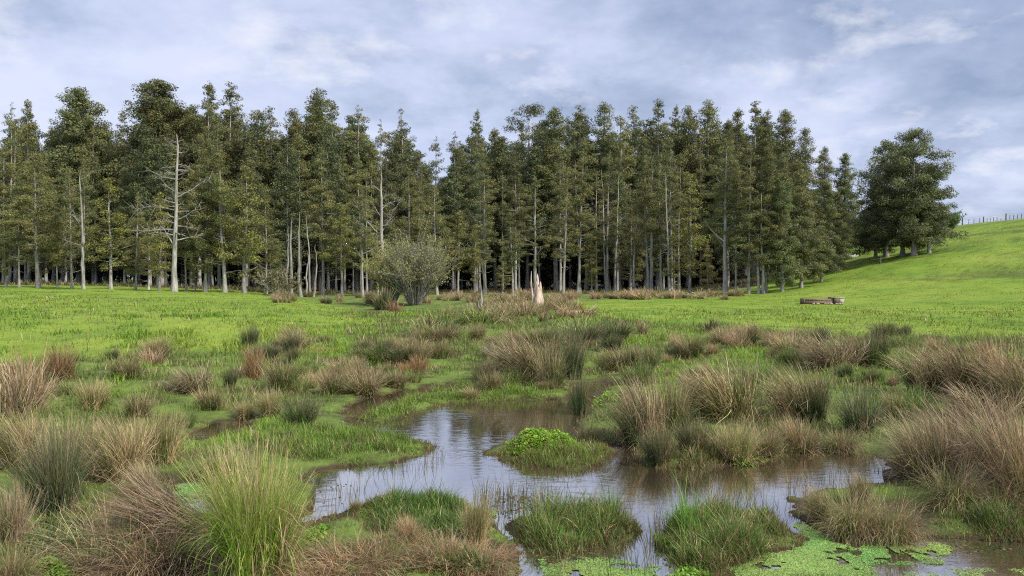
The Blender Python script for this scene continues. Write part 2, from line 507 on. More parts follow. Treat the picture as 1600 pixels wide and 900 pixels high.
PROTO = {}
def proto_set():
    W = (-.95, .08)
    kinds = dict(
        tan_lean=dict(green=.42, gp=[(GREEN, 1), (DGREEN, 3)], dp=[(TAN, 3), (PINK, 2), (STRAW, 1), (BROWN, 1)], spread=.55, droop=.6, tipf=.85, wind=W),
        gold_lean=dict(green=.45, gp=[(GREEN, 2), (OLIVE, 2), (DGREEN, 1)], dp=[(STRAW, 3), (TAN, 2), (BROWN, 1)], spread=.6, droop=.7, wind=W, tipf=.9),
        pink_lean=dict(green=.24, gp=[(DGREEN, 1), (OLIVE, 1)], dp=[(PINK, 4), (TAN, 3), (PURPLE, 2), (BROWN, 1)], spread=.65, droop=.75, wind=W, skirt=.3),
        purple_lean=dict(green=.22, gp=[(DGREEN, 2), (OLIVE, 1)], dp=[(PURPLE, 3), (TAN, 2), (BROWN, 2)], spread=.6, droop=.7, wind=W),
        dark_green=dict(green=.85, gp=[(DGREEN, 3), (BLUEG, 2), (GREEN, 1)], dp=[(TAN, 1), (BROWN, 2)], spread=.5, droop=.35, wind=(-.1, 0), tipf=.45),
        blue_green=dict(green=.8, gp=[(BLUEG, 4), (GREEN, 1)], dp=[(TAN, 1), (PURPLE, 1)], spread=.7, droop=.6, wind=(-.2, 0), tipf=.5),
        mixed=dict(green=.55, gp=[(GREEN, 2), (OLIVE, 1), (DGREEN, 1)], dp=[(TAN, 2), (STRAW, 1), (BROWN, 1)], spread=.6, droop=.6, wind=(-.15, 0)),
        straw_green=dict(green=.55, gp=[(GREEN, 2), (OLIVE, 2)], dp=[(STRAW, 3), (TAN, 1)], spread=.5, droop=.55, wind=(.05, 0), tipf=.85, tips=STRAW),
        brown=dict(green=.12, gp=[(OLIVE, 1), (DGREEN, 1)], dp=[(BROWN, 1), (TAN, 3), (RUST, .4), (STRAW, .6)], spread=.6, droop=.6, wind=(-.2, 0)),
        rust=dict(green=.05, gp=[(OLIVE, 1)], dp=[(RUST, 3), (TAN, 2), (BROWN, 1)], spread=.7, droop=.6, wind=(0, 0)),
        olive=dict(green=.6, gp=[(OLIVE, 3), (GREEN, 1), (DGREEN, 1)], dp=[(TAN, 2), (BROWN, 2)], spread=.75, droop=.7, wind=(-.1, 0)),
        arch=dict(green=.45, gp=[(GREEN, 2), (OLIVE, 2)], dp=[(TAN, 2), (BROWN, 2), (PURPLE, 1), (STRAW, 1)], spread=1.0, droop=1.5, wind=(0, 0), skirt=.35, base_r=.3),
        grassy=dict(green=.85, gp=[(GREEN, 2), (BGREEN, 2), (DGREEN, 1)], dp=[(TAN, 1)], spread=.7, droop=.9, wind=(0, 0), tipf=.2, base_r=.35),
    )
    sd = 100
    for k, kw in kinds.items():
        for lod, (n, w, K) in dict(near=(1500, .0088, 7), mid=(850, .0135, 6), far=(280, .028, 5)).items():
            if lod == 'far' and k in ('arch',): pass
            sd += 1
            PROTO[k, lod] = tussock('rush_tussock', n=n, width=w, K=K, seed=sd, **kw)
proto_set()
USED = set()
def place_tussock(x, y, h, wf, kind, label, group=None, rz=0.0, z=None, name='rush_tussock', cat='rush tussock', tilt=(0, 0)):
    lean = kind.endswith('_lean')
    wf = wf * (.86 if lean else .80); h = h * (1.06 if lean else 1.12)
    tilt = (random.uniform(-.1, .1), random.uniform(-.1, .1))
    lod = 'near' if y < 11 else ('mid' if y < 26 else 'far')
    p = PROTO[kind, lod]
    if z is None: z = max(tz(x, y), .0)
    if (kind, lod) in USED:
        o = dup(p, (x, y, z), rz, (h * wf, h * wf, h), tilt)
    else:
        USED.add((kind, lod))
        o = p
        o.location = (x, y, z); o.rotation_euler = (tilt[0], tilt[1], rz); o.scale = (h * wf, h * wf, h)
    o.name = name
    tag(o, label, cat, group)
    return o

# px, base y, height px, width factor, kind, label
TUS = [
 (30,648,92,1.0,'brown','tall brown upright rush tussock at the edge of the field'),
 (2,660,105,1.0,'purple_lean','purplish brown rush tussock cut off by the frame beside the tall brown upright one'),
 (97,590,52,.9,'rust','small orange brown tussock standing alone at the lower edge of the field'),
 (195,592,36,1.2,'olive','low grey green tussock beside the small orange brown tussock'),
 (238,572,30,1.4,'brown','low dark brown tussock on the slope below the hump of field'),
 (305,610,46,1.3,'pink_lean','pale pinkish dead tussock leaning beside a small dark green rush clump'),
 (360,606,34,.7,'dark_green','small dark green rush clump beside the pale pinkish dead tussock'),
 (392,542,36,.85,'dark_green','round dark rush tussock alone high on the lower field margin'),
 (398,590,60,.55,'rust','narrow reddish brown tussock below the round dark one'),
 (442,612,58,.95,'mixed','grey green and brown tussock next to the narrow reddish one'),
 (485,606,30,1.0,'brown','short brown rush clump near the orange patch of dead stems'),
 (470,668,52,1.2,'dark_green','dense dark green clump on the flat turf behind the big bright green tussock'),
 (425,650,46,.8,'straw_green','thin straw tipped clump beside the dense dark green clump'),
 (30,730,92,1.0,'gold_lean','tall straw topped tussock at the frame edge above the dark green stems'),
 (85,800,138,.75,'blue_green','big bluish green tussock with straight stems beside the collapsed dead heap'),
 (120,745,88,1.0,'straw_green','straw and green rush stand above the collapsed dead heap'),
 (185,748,104,.95,'gold_lean','tallest straw coloured rushes in the stand above the collapsed heap'),
 (250,722,76,.9,'straw_green','straw tipped rushes at the pool end of the tall stand'),
 (228,775,58,.9,'tan_lean','tan dead clump standing behind the collapsed dead heap'),
 (340,748,52,1.2,'arch','brown arching clump behind the big bright green tussock'),
 (10,845,90,.7,'pink_lean','pale tan tussock at the frame edge above the leafy bright plant'),
 (15,915,75,.9,'arch','drooping dead tan sedge in the frame corner'),
 (742,850,82,.62,'straw_green','upright straw and green rush clump on the brown sedge islet'),
 (640,848,48,.9,'brown','small brown tuft beside the upright rush clump on the sedge islet'),
 (832,596,95,1.1,'tan_lean','largest tan rush tussock behind the upper pool, its stems blown sideways'),
 (800,580,70,.9,'pink_lean','pale pink tan tussock backing the largest tussock behind the upper pool'),
 (890,592,82,.75,'dark_green','dark green upright rushes joined to the largest tan tussock'),
 (860,606,70,.7,'mixed','dull green rush clump with dark base at the channel beside the largest tussock'),
 (766,566,40,.6,'blue_green','small bluish green clump just behind the grassy spit'),
 (755,604,46,.8,'dark_green','green rush clump rooted on the grassy spit of the upper pool'),
 (905,652,72,.45,'dark_green','narrow dark green rush spike at the mouth of the dark channel'),
 (925,690,42,1.1,'arch','low drooping sedge at the water by the dark channel'),
 (1005,690,118,.85,'tan_lean','tall tan tussock over dark green bases beside the upper pool'),
 (1050,680,95,.7,'mixed','green rush tussock between the tall tan one and the golden one'),
 (1140,656,112,1.0,'gold_lean','big golden tussock with long stems swept over, behind the bank'),
 (1095,640,80,.9,'tan_lean','tan tussock half hidden by the big golden one'),
 (1250,655,98,.9,'tan_lean','tan topped tussock beside the big golden one'),
 (1275,660,70,.7,'dark_green','dark green rushes at the foot of the tan topped tussock'),
 (1345,676,72,.95,'blue_green','bluish green fine stemmed tussock over the dark gap'),
 (1300,575,62,1.4,'purple_lean','purplish brown wind blown tussock at the field foot below the timber trough'),
 (1340,570,58,1.0,'tan_lean','tan tussock in the row below the timber trough'),
 (1368,572,56,.8,'dark_green','dark green tussock closing the row below the timber trough'),
 (1412,578,30,1.6,'grassy','low rounded green clump after the dark green tussock'),
 (1450,612,70,1.1,'tan_lean','tan tussock sweeping low below the right field'),
 (1505,612,88,1.0,'tan_lean','tall pale tan tussock with upright plumes below the hill'),
 (1572,618,88,1.1,'brown','tall brown tussock near the frame edge below the hill'),
 (1535,660,62,1.3,'purple_lean','dark purplish flattened tussock standing in for shadow between the tall plumes and the pink bank'),  # purplish colour here stands for a purple-brown shadow
 (1602,640,95,.9,'tan_lean','tan tussock cut by the frame edge below the hill'),
 (1440,752,118,.95,'pink_lean','pinkish tan tussock whose stems arch over the end of the pool'),
 (1500,740,120,1.0,'pink_lean','broad pale pinkish tussock in the middle of the bank by the pool'),
 (1575,770,150,.85,'pink_lean','tallest brownish pink tussock by the frame edge'),
 (1620,800,140,.8,'brown','brown tussock partly beyond the frame edge above the lower pool'),
 (1490,790,78,1.0,'arch','hanging straw and green sedge below the broad pale tussock'),
 (1560,800,60,1.1,'arch','brown hanging sedge below the tallest pink tussock'),
 (1330,832,80,.95,'arch','arching green and brown sedge on the islet behind the duckweed'),
 (1390,842,82,.85,'arch','straw coloured drooping sedge at the tip of the duckweed islet'),
 (1285,815,60,.8,'tan_lean','dead tan tuft leaning over the water beside the arching sedge'),
 (1345,792,60,.6,'tan_lean','thin tan stems rising behind the arching sedge'),
 (1030,722,62,.8,'dark_green','dark green rush clump on the bank edge over the pool'),
 (1085,712,60,.8,'dark_green','dark green rush clump set back on the grassy bank'),
 (1150,720,62,1.1,'straw_green','straw and green clump in the middle of the grassy bank'),
 (1195,712,48,1.1,'olive','olive green clump on the grassy bank'),
 (1250,710,56,1.2,'brown','brown dead clump at the end of the grassy bank'),
 (1310,706,40,1.3,'arch','low brown sedge where the grassy bank meets the dark gap'),
 (620,605,32,1.2,'olive','olive sedge beside the silver strip of water'),
 (655,585,38,.8,'rust','orange brown tuft in the turf above the grassy spit'),
 (632,586,26,.9,'rust','lower rusty tuft next to the orange brown tuft'),
 (570,615,38,1.6,'olive','wide brownish sedge bank left of the silver strip of water'),
 (520,615,40,1.1,'mixed','mixed dull tussock beside the wide brownish sedge bank'),
 (617,490,26,1.1,'rust','round reddish brown tussock in front of the grey willow shrub'),
 (1003,522,26,.9,'brown','lone dark brown tuft at the near edge of the flat field'),
 (1080,556,38,1.1,'mixed','dull green tussock halfway along the bog below the flat field'),
 (1060,545,30,1.0,'brown','small brown tuft beside the dull green tussock below the flat field'),
 (965,580,48,1.2,'tan_lean','tan green tussock behind the channel beside the largest tussock'),
 (1010,575,40,1.1,'mixed','mixed tussock behind the tall tan one'),
 (1000,600,44,1.1,'grassy','soft green clump at the back of the tall tan tussock'),
 (1215,540,30,1.4,'purple_lean','purplish tuft at the near end of the trough field'),
 (1160,530,24,1.5,'brown','thin brown tuft in the scrubby field margin'),
 (1190,600,40,1.2,'grassy','green clump showing between the golden and the tan topped tussocks'),
 (1425,650,44,1.4,'grassy','bright green soft clump before the pink bank'),
 (1400,655,44,.9,'brown','small dark dead clump beside the bright green soft clump'),
 (600,560,36,1.0,'dark_green','dark rush tuft in the middle bog behind the spit'),
 (640,555,34,.9,'blue_green','blue green tuft in the middle bog'),
 (690,560,36,.9,'mixed','mixed tuft in the middle bog behind the spit'),
 (745,530,30,1.1,'olive','olive tuft in the middle bog behind the small bluish clump'),
 (560,580,28,1.1,'brown','straw brown tuft on the middle bog near the turf edge'),
 (330,640,40,1.2,'mixed','mixed tussock in the hollow behind the tall straw stand'),
 (215,650,40,1.1,'olive','olive tussock behind the tall straw stand'),
 (150,640,46,1.1,'straw_green','pale straw tussock behind the tall stand'),
 (285,668,34,1.0,'grassy','green grass clump at the edge of the muddy puddle'),
 (385,655,30,1.0,'straw_green','thin straw clump at the far end of the muddy puddle'),
 (555,800,20,1.2,'olive','small sedge fringe at the end of the dark grass islet'),
]
for (u, v, hp, wf, k, lab) in TUS:
    x, y, z = ground(u, v)
    h = hp / F * math.hypot(x, y) * 1.0
    place_tussock(x, y, h, wf * random.uniform(.95, 1.1), k, lab, rz=random.uniform(-.4, .4), z=max(z, 0.0))

# rows of small rushes: the strip before the forest, the clumps round the stump, the scattered bog tufts
def scatter_rows():
    r = random.Random(5)
    for i in range(84):
        u = r.uniform(640, 1165); v = r.uniform(462, 468.5) if u > 880 else r.uniform(463, 474)
        x, y, z = ground(u, v)
        hp = r.uniform(9, 17)
        place_tussock(x, y, hp / F * y, r.uniform(1.2, 2.4), r.choice(['brown', 'brown', 'tan_lean', 'gold_lean', 'gold_lean']),
                      'low tan rush clump in the dry strip along the forest front', 'rushes in the dry strip before the forest', r.uniform(-.5, .5))
    for i in range(34):
        u = r.uniform(745, 915); v = r.uniform(476, 500)
        x, y, z = ground(u, v)
        place_tussock(x, y, r.uniform(13, 24) / F * y, r.uniform(1.1, 1.7), r.choice(['olive', 'brown', 'mixed', 'gold_lean']),
                      'olive brown rush clump crowding round the broken stump', 'rush clumps round the broken stump', r.uniform(-.5, .5))
    for i in range(20):
        u = r.uniform(430, 590); v = r.uniform(463, 476)
        x, y, z = ground(u, v)
        place_tussock(x, y, r.uniform(9, 16) / F * y, r.uniform(1.1, 1.7), r.choice(['olive', 'brown', 'dark_green', 'tan_lean']),
                      'dull rush clump at the foot of the bare pale poles', 'rush clumps below the bare poles', r.uniform(-.5, .5))
    n = 0
    cu = [(r.uniform(20, 1590), 486 + 128 * r.random() ** .8) for _ in range(44)]
    while n < 150:
        c = r.choice(cu)
        if r.random() < .8: u, v = c[0] + r.gauss(0, 26), max(484, c[1] + r.gauss(0, 6))
        else: u, v = r.uniform(20, 1590), 486 + 130 * r.random() ** .8
        x, y, z = ground(u, v)
        f, w = masks(np.array([x]), np.array([y]))
        if f[0] > .25 or sdf(np.array([x]), np.array([y]))[0] < .15: continue
        n += 1
        place_tussock(x, y, r.uniform(14, 38) / F * y, r.uniform(.8, 2.0), r.choice(['olive', 'mixed', 'dark_green', 'grassy', 'grassy', 'grassy', 'grassy', 'dark_green', 'straw_green', 'brown', 'gold_lean', 'olive']),
                      'small tuft of coarse grass or rush scattered over the middle bog', 'small tufts scattered over the middle bog', r.uniform(-.5, .5), name='grass_tuft', cat='grass tuft')
scatter_rows()
for (k, lod), p in list(PROTO.items()):
    if (k, lod) not in USED:
        for c in list(p.children): bpy.data.objects.remove(c)
        bpy.data.objects.remove(p)

# hero clumps near the camera
def hero(u, v, h, name, label, cat='rush tussock', wf=1.0, rz=0, tilt=(0, 0), **kw):
    x, y, z = ground(u, v)
    o = tussock(name, **kw)
    o.location = (x, y, max(z, 0)); o.scale = (h * wf, h * wf, h); o.rotation_euler = (tilt[0], tilt[1], rz)
    tag(o, label, cat)
    return o
hero(400, 893, 1.17, 'rush_tussock', 'big vivid green tussock with straw tips and drooping tan skirt', n=3000, width=.0085, K=8, wf=.57,
     green=.62, gp=[(np.array([.21, .35, .04]), 4), (BGREEN, 2), (np.array([.25, .33, .06]), 2)], dp=[(STRAW, 3), (TAN, 3), (BROWN, 1)], spread=.5, droop=.8,
     wind=(.05, -.1), base_r=.24, tips=STRAW, tipf=.4, skirt=.5, seed=901)
hero(308, 838, .98, 'dead_rush_heap', 'collapsed heap of dead purple brown rush stems lying on its side', 'dead rush heap', n=2600, width=.0075, K=6,
     green=.04, dp=[(PURPLE, 4), (BROWN, 3), (TAN, 2), (PINK, 2)], spread=.42, droop=.45, wind=(0, 0), base_r=.2, skirt=.12, seed=902, wf=.8, tilt=(.1, -1.28))
hero(255, 872, .62, 'dead_rush_heap', 'brown dead stems hanging over the muddy water below the collapsed heap', 'dead rush heap', n=1700, width=.008, K=6,
     green=.12, dp=[(BROWN, 3), (TAN, 3), (PURPLE, 2)], spread=1.1, droop=1.3, wind=(-.3, 0), base_r=.5, skirt=.6, seed=903, wf=1.25)
hero(180, 862, .55, 'dead_rush_heap', 'tangled tan dead stems beside the leafy bright plant', 'dead rush heap', n=1500, width=.008, K=6,
     green=.2, dp=[(TAN, 3), (PURPLE, 2), (BROWN, 2)], spread=1.0, droop=1.3, wind=(-.2, 0), base_r=.5, skirt=.6, seed=904, wf=1.3)
for (u, v, h, wf, lab, sd) in [(545, 892, .34, 1.5, 'brown matted sedge mound nearest to the vivid green tussock', 905), (600, 866, .28, 1.5, 'tan matted sedge mound in the middle of the sedge islet', 906),
                            (690, 872, .30, 1.3, 'red brown matted sedge mound at the base of the upright rush clump', 907), (745, 880, .26, 1.3, 'brown sedge mound at the water end of the sedge islet', 908)]:
    hero(u, v, h, 'sedge_mound', lab, 'sedge mound', n=1500, width=.009, K=6, green=.06, gp=[(OLIVE, 1)], dp=[(TAN, 3), (BROWN, 3), (RUST, 2), (PINK, 1)],
         spread=1.05, droop=1.9, wind=(random.uniform(-.5, .3), random.uniform(-.3, .1)), base_r=.6, skirt=.6, seed=sd, wf=wf)

# ------------------------------------------------------------------ short grass
def turfcol(x, y, n):
    """bog turf colours by patch"""
    p = fbm(x * .55, y * .55, 201, 3); q = fbm(x * 1.6, y * 1.6, 207, 3)
    c = pick(n, [(GREEN, 3), (np.array([.15, .21, .05]), 2), (DGREEN, 1), (OLIVE, 1)])
    br = pick(n, [(BGREEN, 3), (np.array([.20, .33, .045]), 3)])
    du = pick(n, [(OLIVE, 2), (DGREEN, 2), (TAN, 1.6), (BROWN, 1.4)])
    f = sstep(p, .40, .54)[:, None]; g = (1 - sstep(q, .38, .50))[:, None]
    c = c * (1 - f) + br * f
    return c * (1 - g) + du * g

def bog_grass():
    global RNG
    RNG = np.random.default_rng(21)
    n = 430000
    a, b = 5.0 ** .62, 46.0 ** .62
    y = (a + RNG.uniform(0, 1, n) * (b - a)) ** (1 / .62)
    x = RNG.uniform(-1, 1, n) * (.68 * y + 3.0)
    d = sdf(x, y)
    fld, wood = masks(x, y)
    clump = fbm(x * 2.1, y * 2.1, 301, 3)
    keep = (d > -.03 + .0 * y) & (RNG.uniform(0, 1, n) > fld * .9) & (RNG.uniform(0, 1, n) < .25 + 1.6 * sstep(clump, .3, .6))
    x, y, d, clump = x[keep], y[keep], d[keep], clump[keep]
    n = len(x)
    z = np.maximum(terrain(x, y), -.02) - .01
    h = (.05 + .17 * sstep(clump, .38, .68)) * RNG.uniform(.5, 1.4, n) * (.35 + .65 * sstep(d, .05, .9))
    c0 = turfcol(x, y, n)
    edge = (d < .16) & (RNG.uniform(0, 1, n) < .6)
    c0 = np.where(edge[:, None], pick(n, [(REDB, 3), (BROWN, 2), (OLIVE, 1)]), c0)
    V, T, C = blades(np.stack([x, y, z], -1), RNG.uniform(0, 6.283, n), h, RNG.uniform(.05, .6, n), RNG.uniform(.2, 1.3, n),
                     np.maximum(.0048, .00075 * y) * RNG.uniform(.7, 1.4, n), c0, c0 * 1.12, 2)
    o = build('bog_grass', V, T, M_BLADE, None, C)
    tag(o, 'short uneven green and brown grass covering the boggy ground', 'grass', kind='stuff')
bog_grass()

def pasture_grass():
    global RNG
    RNG = np.random.default_rng(22)
    n = 230000
    a, b = 16.0 ** .35, 100.0 ** .35
    y = (a + RNG.uniform(0, 1, n) * (b - a)) ** (1 / .35)
    x = RNG.uniform(-1, 1, n) * (.68 * y + 4.0)
    fld, wood = masks(x, y)
    cl = fbm(x * .9, y * .5, 333, 4)
    keep = (RNG.uniform(0, 1, n) < fld * (.3 + 1.2 * sstep(cl, .4, .65))) & (wood < .3)
    x, y, cl = x[keep], y[keep], cl[keep]
    n = len(x)
    z = terrain(x, y) - .01
    pt = fbm(x * .13, y * .13, 340, 3)
    f = sstep(pt + (cl - .5) * .5, .40, .6)[:, None]
    c0 = pick(n, [(np.array([.18, .29, .034]), 3), (np.array([.13, .25, .03]), 1)]) * (1 - f) + pick(n, [(np.array([.26, .34, .045]), 3), (np.array([.30, .33, .08]), 1)]) * f
    h = (.03 + (.08 + .16 * (1 - sstep(y, 19, 42)) * (x < 0)) * sstep(cl, .45, .7) * (1 - .7 * sstep(y, 30, 60))) * RNG.uniform(.6, 1.4, n)
    V, T, C = blades(np.stack([x, y, z], -1), RNG.uniform(0, 6.283, n), h, RNG.uniform(.1, .8, n), RNG.uniform(.2, 1.0, n),
                     np.maximum(.006, .0011 * y) * RNG.uniform(.7, 1.4, n), c0, c0 * 1.1, 2)
    o = build('pasture_grass', V, T, M_BLADE, None, C)
    tag(o, 'short bright green grass of the grazed fields', 'grass', kind='stuff')
pasture_grass()

def forest_floor():
    global RNG
    RNG = np.random.default_rng(23)
    n = 60000
    y = RNG.uniform(84, 116, n); x = RNG.uniform(-.70, .46, n) * y
    d = sd_poly(FOREST, x, y)
    cl = fbm(x * .5, y * .5, 351, 4)
    k = (d > -2.5) & (d < 12) & (RNG.uniform(0, 1, n) < .1 + 1.5 * sstep(cl, .42, .62))
    x, y, d, cl = x[k], y[k], d[k], cl[k]; n = len(x)
    z = terrain(x, y) - .02
    h = (.15 + .6 * sstep(cl, .45, .7)) * RNG.uniform(.4, 1.3, n)
    c0 = pick(n, [(DGREEN, 3), (OLIVE, 2), (BROWN, 2), (TAN, 1)])
    V, T, C = blades(np.stack([x, y, z], -1), RNG.uniform(0, 6.283, n), h, RNG.uniform(.1, 1.0, n), RNG.uniform(.3, 1.4, n), .06 * RNG.uniform(.6, 1.5, n), c0, c0, 3)
    o = build('forest_floor_plants', V, T, M_BLADE, None, C)
    tag(o, 'rough grass, fern and litter along the foot of the forest', 'undergrowth', kind='stuff')
forest_floor()

# ------------------------------------------------------------------ grassy islets and leafy mats
def in_px_poly(px, n, z=.05, inset=0):
    q = np.array([plane(u, v, z) for u, v in px])
    lo, hi = q.min(0), q.max(0)
    X = []; got = 0
    while got < n:
        x = RNG.uniform(lo[0], hi[0], n * 2); y = RNG.uniform(lo[1], hi[1], n * 2)
        k = inside(q, x + (fbm(x * 5, y * 5, 13) - .5) * .25, y + (fbm(x * 5, y * 5, 14) - .5) * .3)
        X.append(np.stack([x[k], y[k]], -1)); got += k.sum()
    X = np.concatenate(X)[:n]
    return X[:, 0], X[:, 1], edge_dist([q], X[:, 0], X[:, 1])

def islet(name, label, cat, px, n, h, pal, edgepal, dry=.1, seed=1, width=.0055, lean=(.05, .7), z=.03):
    global RNG
    RNG = np.random.default_rng(seed)
    cx, cy = np.mean([plane(u, v, z) for u, v in px], 0)
    root = empty(name, (cx, cy, 0))
    for nm, m, dead in (('grass_blades', int(n * (1 - dry)), False), ('dead_blades', int(n * dry), True)):
        if m < 2: continue
        x, y, e = in_px_poly(px, m, z)
        zz = np.clip(terrain(x, y), -.03, .4)
        cl = fbm(x * 3.2, y * 3.2, seed, 3)
        hh = h * (.35 + .65 * sstep(e, 0, .28)) * (.25 + 1.45 * sstep(cl, .25, .75)) * RNG.uniform(.55, 1.4, m) * np.where(RNG.uniform(0, 1, m) < .05, 1.9, 1)
        c0 = pick(m, [(TAN, 2), (STRAW, 1), (BROWN, 2)]) if dead else pick(m, pal) * (.72 + .6 * fbm(x * 2.2, y * 2.2, seed + 60, 3))[:, None]
        ed = (e < .10 + .1 * RNG.uniform(0, 1, m)) & (RNG.uniform(0, 1, m) < .55)
        c0 = np.where(ed[:, None], pick(m, edgepal), c0)
        V, T, C = blades(np.stack([x - cx, y - cy, zz - .01], -1), RNG.uniform(0, 6.283, m), hh, RNG.uniform(*lean, m), RNG.uniform(.2, 1.2, m),
                         width * RNG.uniform(.6, 1.4, m), c0, c0 * 1.15, 4)
        build(nm, V, T, M_BLADE, root, C)
    tag(root, label, cat)
    return root
EP = [(REDB, 2), (BROWN, 2), (OLIVE, 2), (DGREEN, 1)]
islet('grass_islet', 'dark green grassy islet in front of the lower pool, beside the brown sedge mounds', 'grass islet',
      [(558,798),(590,780),(680,774),(735,788),(775,806),(780,830),(720,850),(640,850),(570,825)], 9000, .10, [(DGREEN, 1), (GREEN, 3), (np.array([.15, .26, .045]), 3)], EP, .08, 31)
islet('grass_islet', 'round tufted grass islet standing alone in the lower pool', 'grass islet',
      [(800,848),(818,864),(900,868),(960,850),(1002,826),(965,808),(870,800),(812,810)], 9500, .19, [(DGREEN, 1), (np.array([.17, .27, .05]), 4), (OLIVE, 2)], EP, .16, 32, lean=(.05, .8))
islet('grass_islet', 'wide islet of bright and dull grass behind the duckweed', 'grass islet',
      [(1025,852),(1050,888),(1120,894),(1232,864),(1249,840),(1205,804),(1100,798),(1042,816)], 12000, .17, [(np.array([.17, .28, .05]), 4), (OLIVE, 2), (GREEN, 1)], EP, .22, 33, lean=(.05, .9))
islet('grass_islet', 'tuft of fresh vivid grass on the water end of the wide islet', 'grass islet',
      [(1028,852),(1045,878),(1090,884),(1105,850),(1085,815),(1045,822)], 2600, .26, [(np.array([.16, .34, .04]), 3), (GREEN, 1)], [(GREEN, 1)], 0, 34, lean=(.0, .4))
islet('grass_islet', 'brown edged mossy islet around the vivid leafy mound', 'grass islet',
      [(762,708),(780,694),(830,686),(900,688),(955,700),(968,716),(930,728),(870,736),(800,726)], 7000, .12, [(np.array([.18, .28, .045]), 4), (OLIVE, 2), (REDB, 1)], [(REDB, 3), (BROWN, 2)], .10, 35)
islet('grass_spit', 'long green grassy spit dividing the upper pool from the silver strip of water', 'grass spit',
      [(540,652),(600,660),(650,648),(690,632),(760,626),(860,624),(905,618),(870,602),(800,600),(720,606),(640,616),(590,634)], 12000, .10, [(GREEN, 2), (BGREEN, 3), (OLIVE, 1)], EP, .06, 36, .009)
islet('grass_spit', 'flat green turf tongue reaching into the pools from the left bank', 'grass spit',
      [(400,712),(480,728),(560,728),(620,722),(685,702),(660,688),(600,680),(540,672),(440,672),(380,690)], 14000, .10, [(GREEN, 2), (np.array([.16, .28, .045]), 4), (OLIVE, 1)], EP, .05, 37, .007)
islet('grass_spit', 'grassy bank carrying dark rush clumps along the back of the lower pool', 'grass spit',
      [(985,700),(1000,724),(1080,735),(1150,726),(1230,713),(1300,702),(1330,690),(1200,680),(1060,690)], 9500, .14, [(GREEN, 3), (OLIVE, 3), (DGREEN, 1)], EP, .3, 38, .007)
islet('grass_spit', 'low dark turf strip at the bottom of the pink rush bank', 'grass spit',
      [(1440,836),(1520,842),(1620,846),(1620,812),(1520,806),(1450,818)], 6000, .12, [(GREEN, 3), (DGREEN, 2), (OLIVE, 1)], EP, .12, 39)
islet('weed_mat', 'creeping leafy dull green mat at the bottom of the sedge islet', 'weed mat',
      [(620,905),(640,872),(720,862),(800,880),(810,910),(700,915)], 7000, .09, [(OLIVE, 2), (GREEN, 2), (np.array([.16, .19, .07]), 2)], EP, .12, 40, .011, (.4, 1.3))
islet('weed_mat', 'creeping green mat below the vivid green tussock and bluish tussock', 'weed mat',
      [(10,870),(60,820),(150,815),(170,850),(100,880),(30,905)], 6500, .12, [(GREEN, 2), (DGREEN, 2), (OLIVE, 1)], EP, .12, 41, .009, (.4, 1.2))
islet('weed_mat', 'leafy green weeds under the drooping sedge at the frame edge', 'weed mat',
      [(1540,812),(1560,780),(1620,775),(1620,815)], 3000, .2, [(BGREEN, 2), (GREEN, 2), (OLIVE, 1)], EP, .12, 42, .010, (.4, 1.2))

def leafy(name, label, cat, px, n, mh, size, pal, seed, z=.1):
    """mound of small rounded leaves, each a folded lens of six faces"""
    global RNG
    RNG = np.random.default_rng(seed)
    x, y, e = in_px_poly(px, n, z)
    zz = np.maximum(terrain(x, y), 0) + mh * sstep(e, 0, .3) * (.5 + .9 * fbm(x * 4, y * 4, seed, 3)) * RNG.uniform(.5, 1.1, n)
    cx, cy = x.mean(), y.mean()
    L = size * RNG.uniform(.6, 1.4, n); az = RNG.uniform(0, 6.283, n); el = RNG.uniform(-.1, .9, n)
    d = np.stack([np.cos(az) * np.cos(el), np.sin(az) * np.cos(el), np.sin(el)], -1)
    s = np.stack([-np.sin(az), np.cos(az), np.zeros(n)], -1)
    up = np.cross(d, s)
    c = np.stack([x - cx, y - cy, zz], -1)
    P = [c, c + d * (L * .4)[:, None] + s * (L * .36)[:, None] - up * (L * .08)[:, None], c + d * (L * .8)[:, None] + s * (L * .26)[:, None] - up * (L * .1)[:, None],
         c + d * L[:, None], c + d * (L * .8)[:, None] - s * (L * .26)[:, None] - up * (L * .1)[:, None], c + d * (L * .4)[:, None] - s * (L * .36)[:, None] - up * (L * .08)[:, None]]
    V = np.stack(P, 1).reshape(-1, 3)
    f = np.array([(0, 1, 2), (0, 2, 3), (0, 3, 4), (0, 4, 5)])
    T = (np.arange(n)[:, None, None] * 6 + f[None]).reshape(-1, 3)
    C = np.repeat(pick(n, pal), 6, 0)
    o = build(name, V, T, M_BLADE, None, C)
    o.location = (cx, cy, 0)
    tag(o, label, cat)
CR = [(np.array([.18, .34, .03]), 3), (np.array([.24, .37, .045]), 2), (np.array([.11, .23, .025]), 2), (np.array([.28, .30, .06]), .5)]
leafy('leafy_mound', 'vivid lime green leafy mound on the mossy islet', 'leafy plant', [(785,698),(800,684),(850,678),(900,686),(915,700),(870,708),(800,708)], 13000, .2, .028, CR, 51)
leafy('leafy_mound', 'bright green leafy plant in the corner by the muddy water', 'leafy plant', [(30,898),(50,872),(100,868),(130,880),(120,905),(60,908)], 5200, .14, .028, CR, 52)
leafy('leafy_mound', 'small fresh green plant at the base of the vivid green tussock', 'leafy plant', [(470,832),(480,812),(510,808),(505,832)], 500, .08, .035, CR, 53)
leafy('leafy_mound', 'fresh green leaves at the edge of the wide islet over the water', 'leafy plant', [(1040,885),(1060,862),(1110,870),(1100,895)], 700, .08, .026, CR, 54)
leafy('leafy_mound', 'lime green leafy patch beside the dark channel mouth', 'leafy plant', [(925,628),(935,612),(965,612),(970,630)], 700, .2, .04, CR, 55)
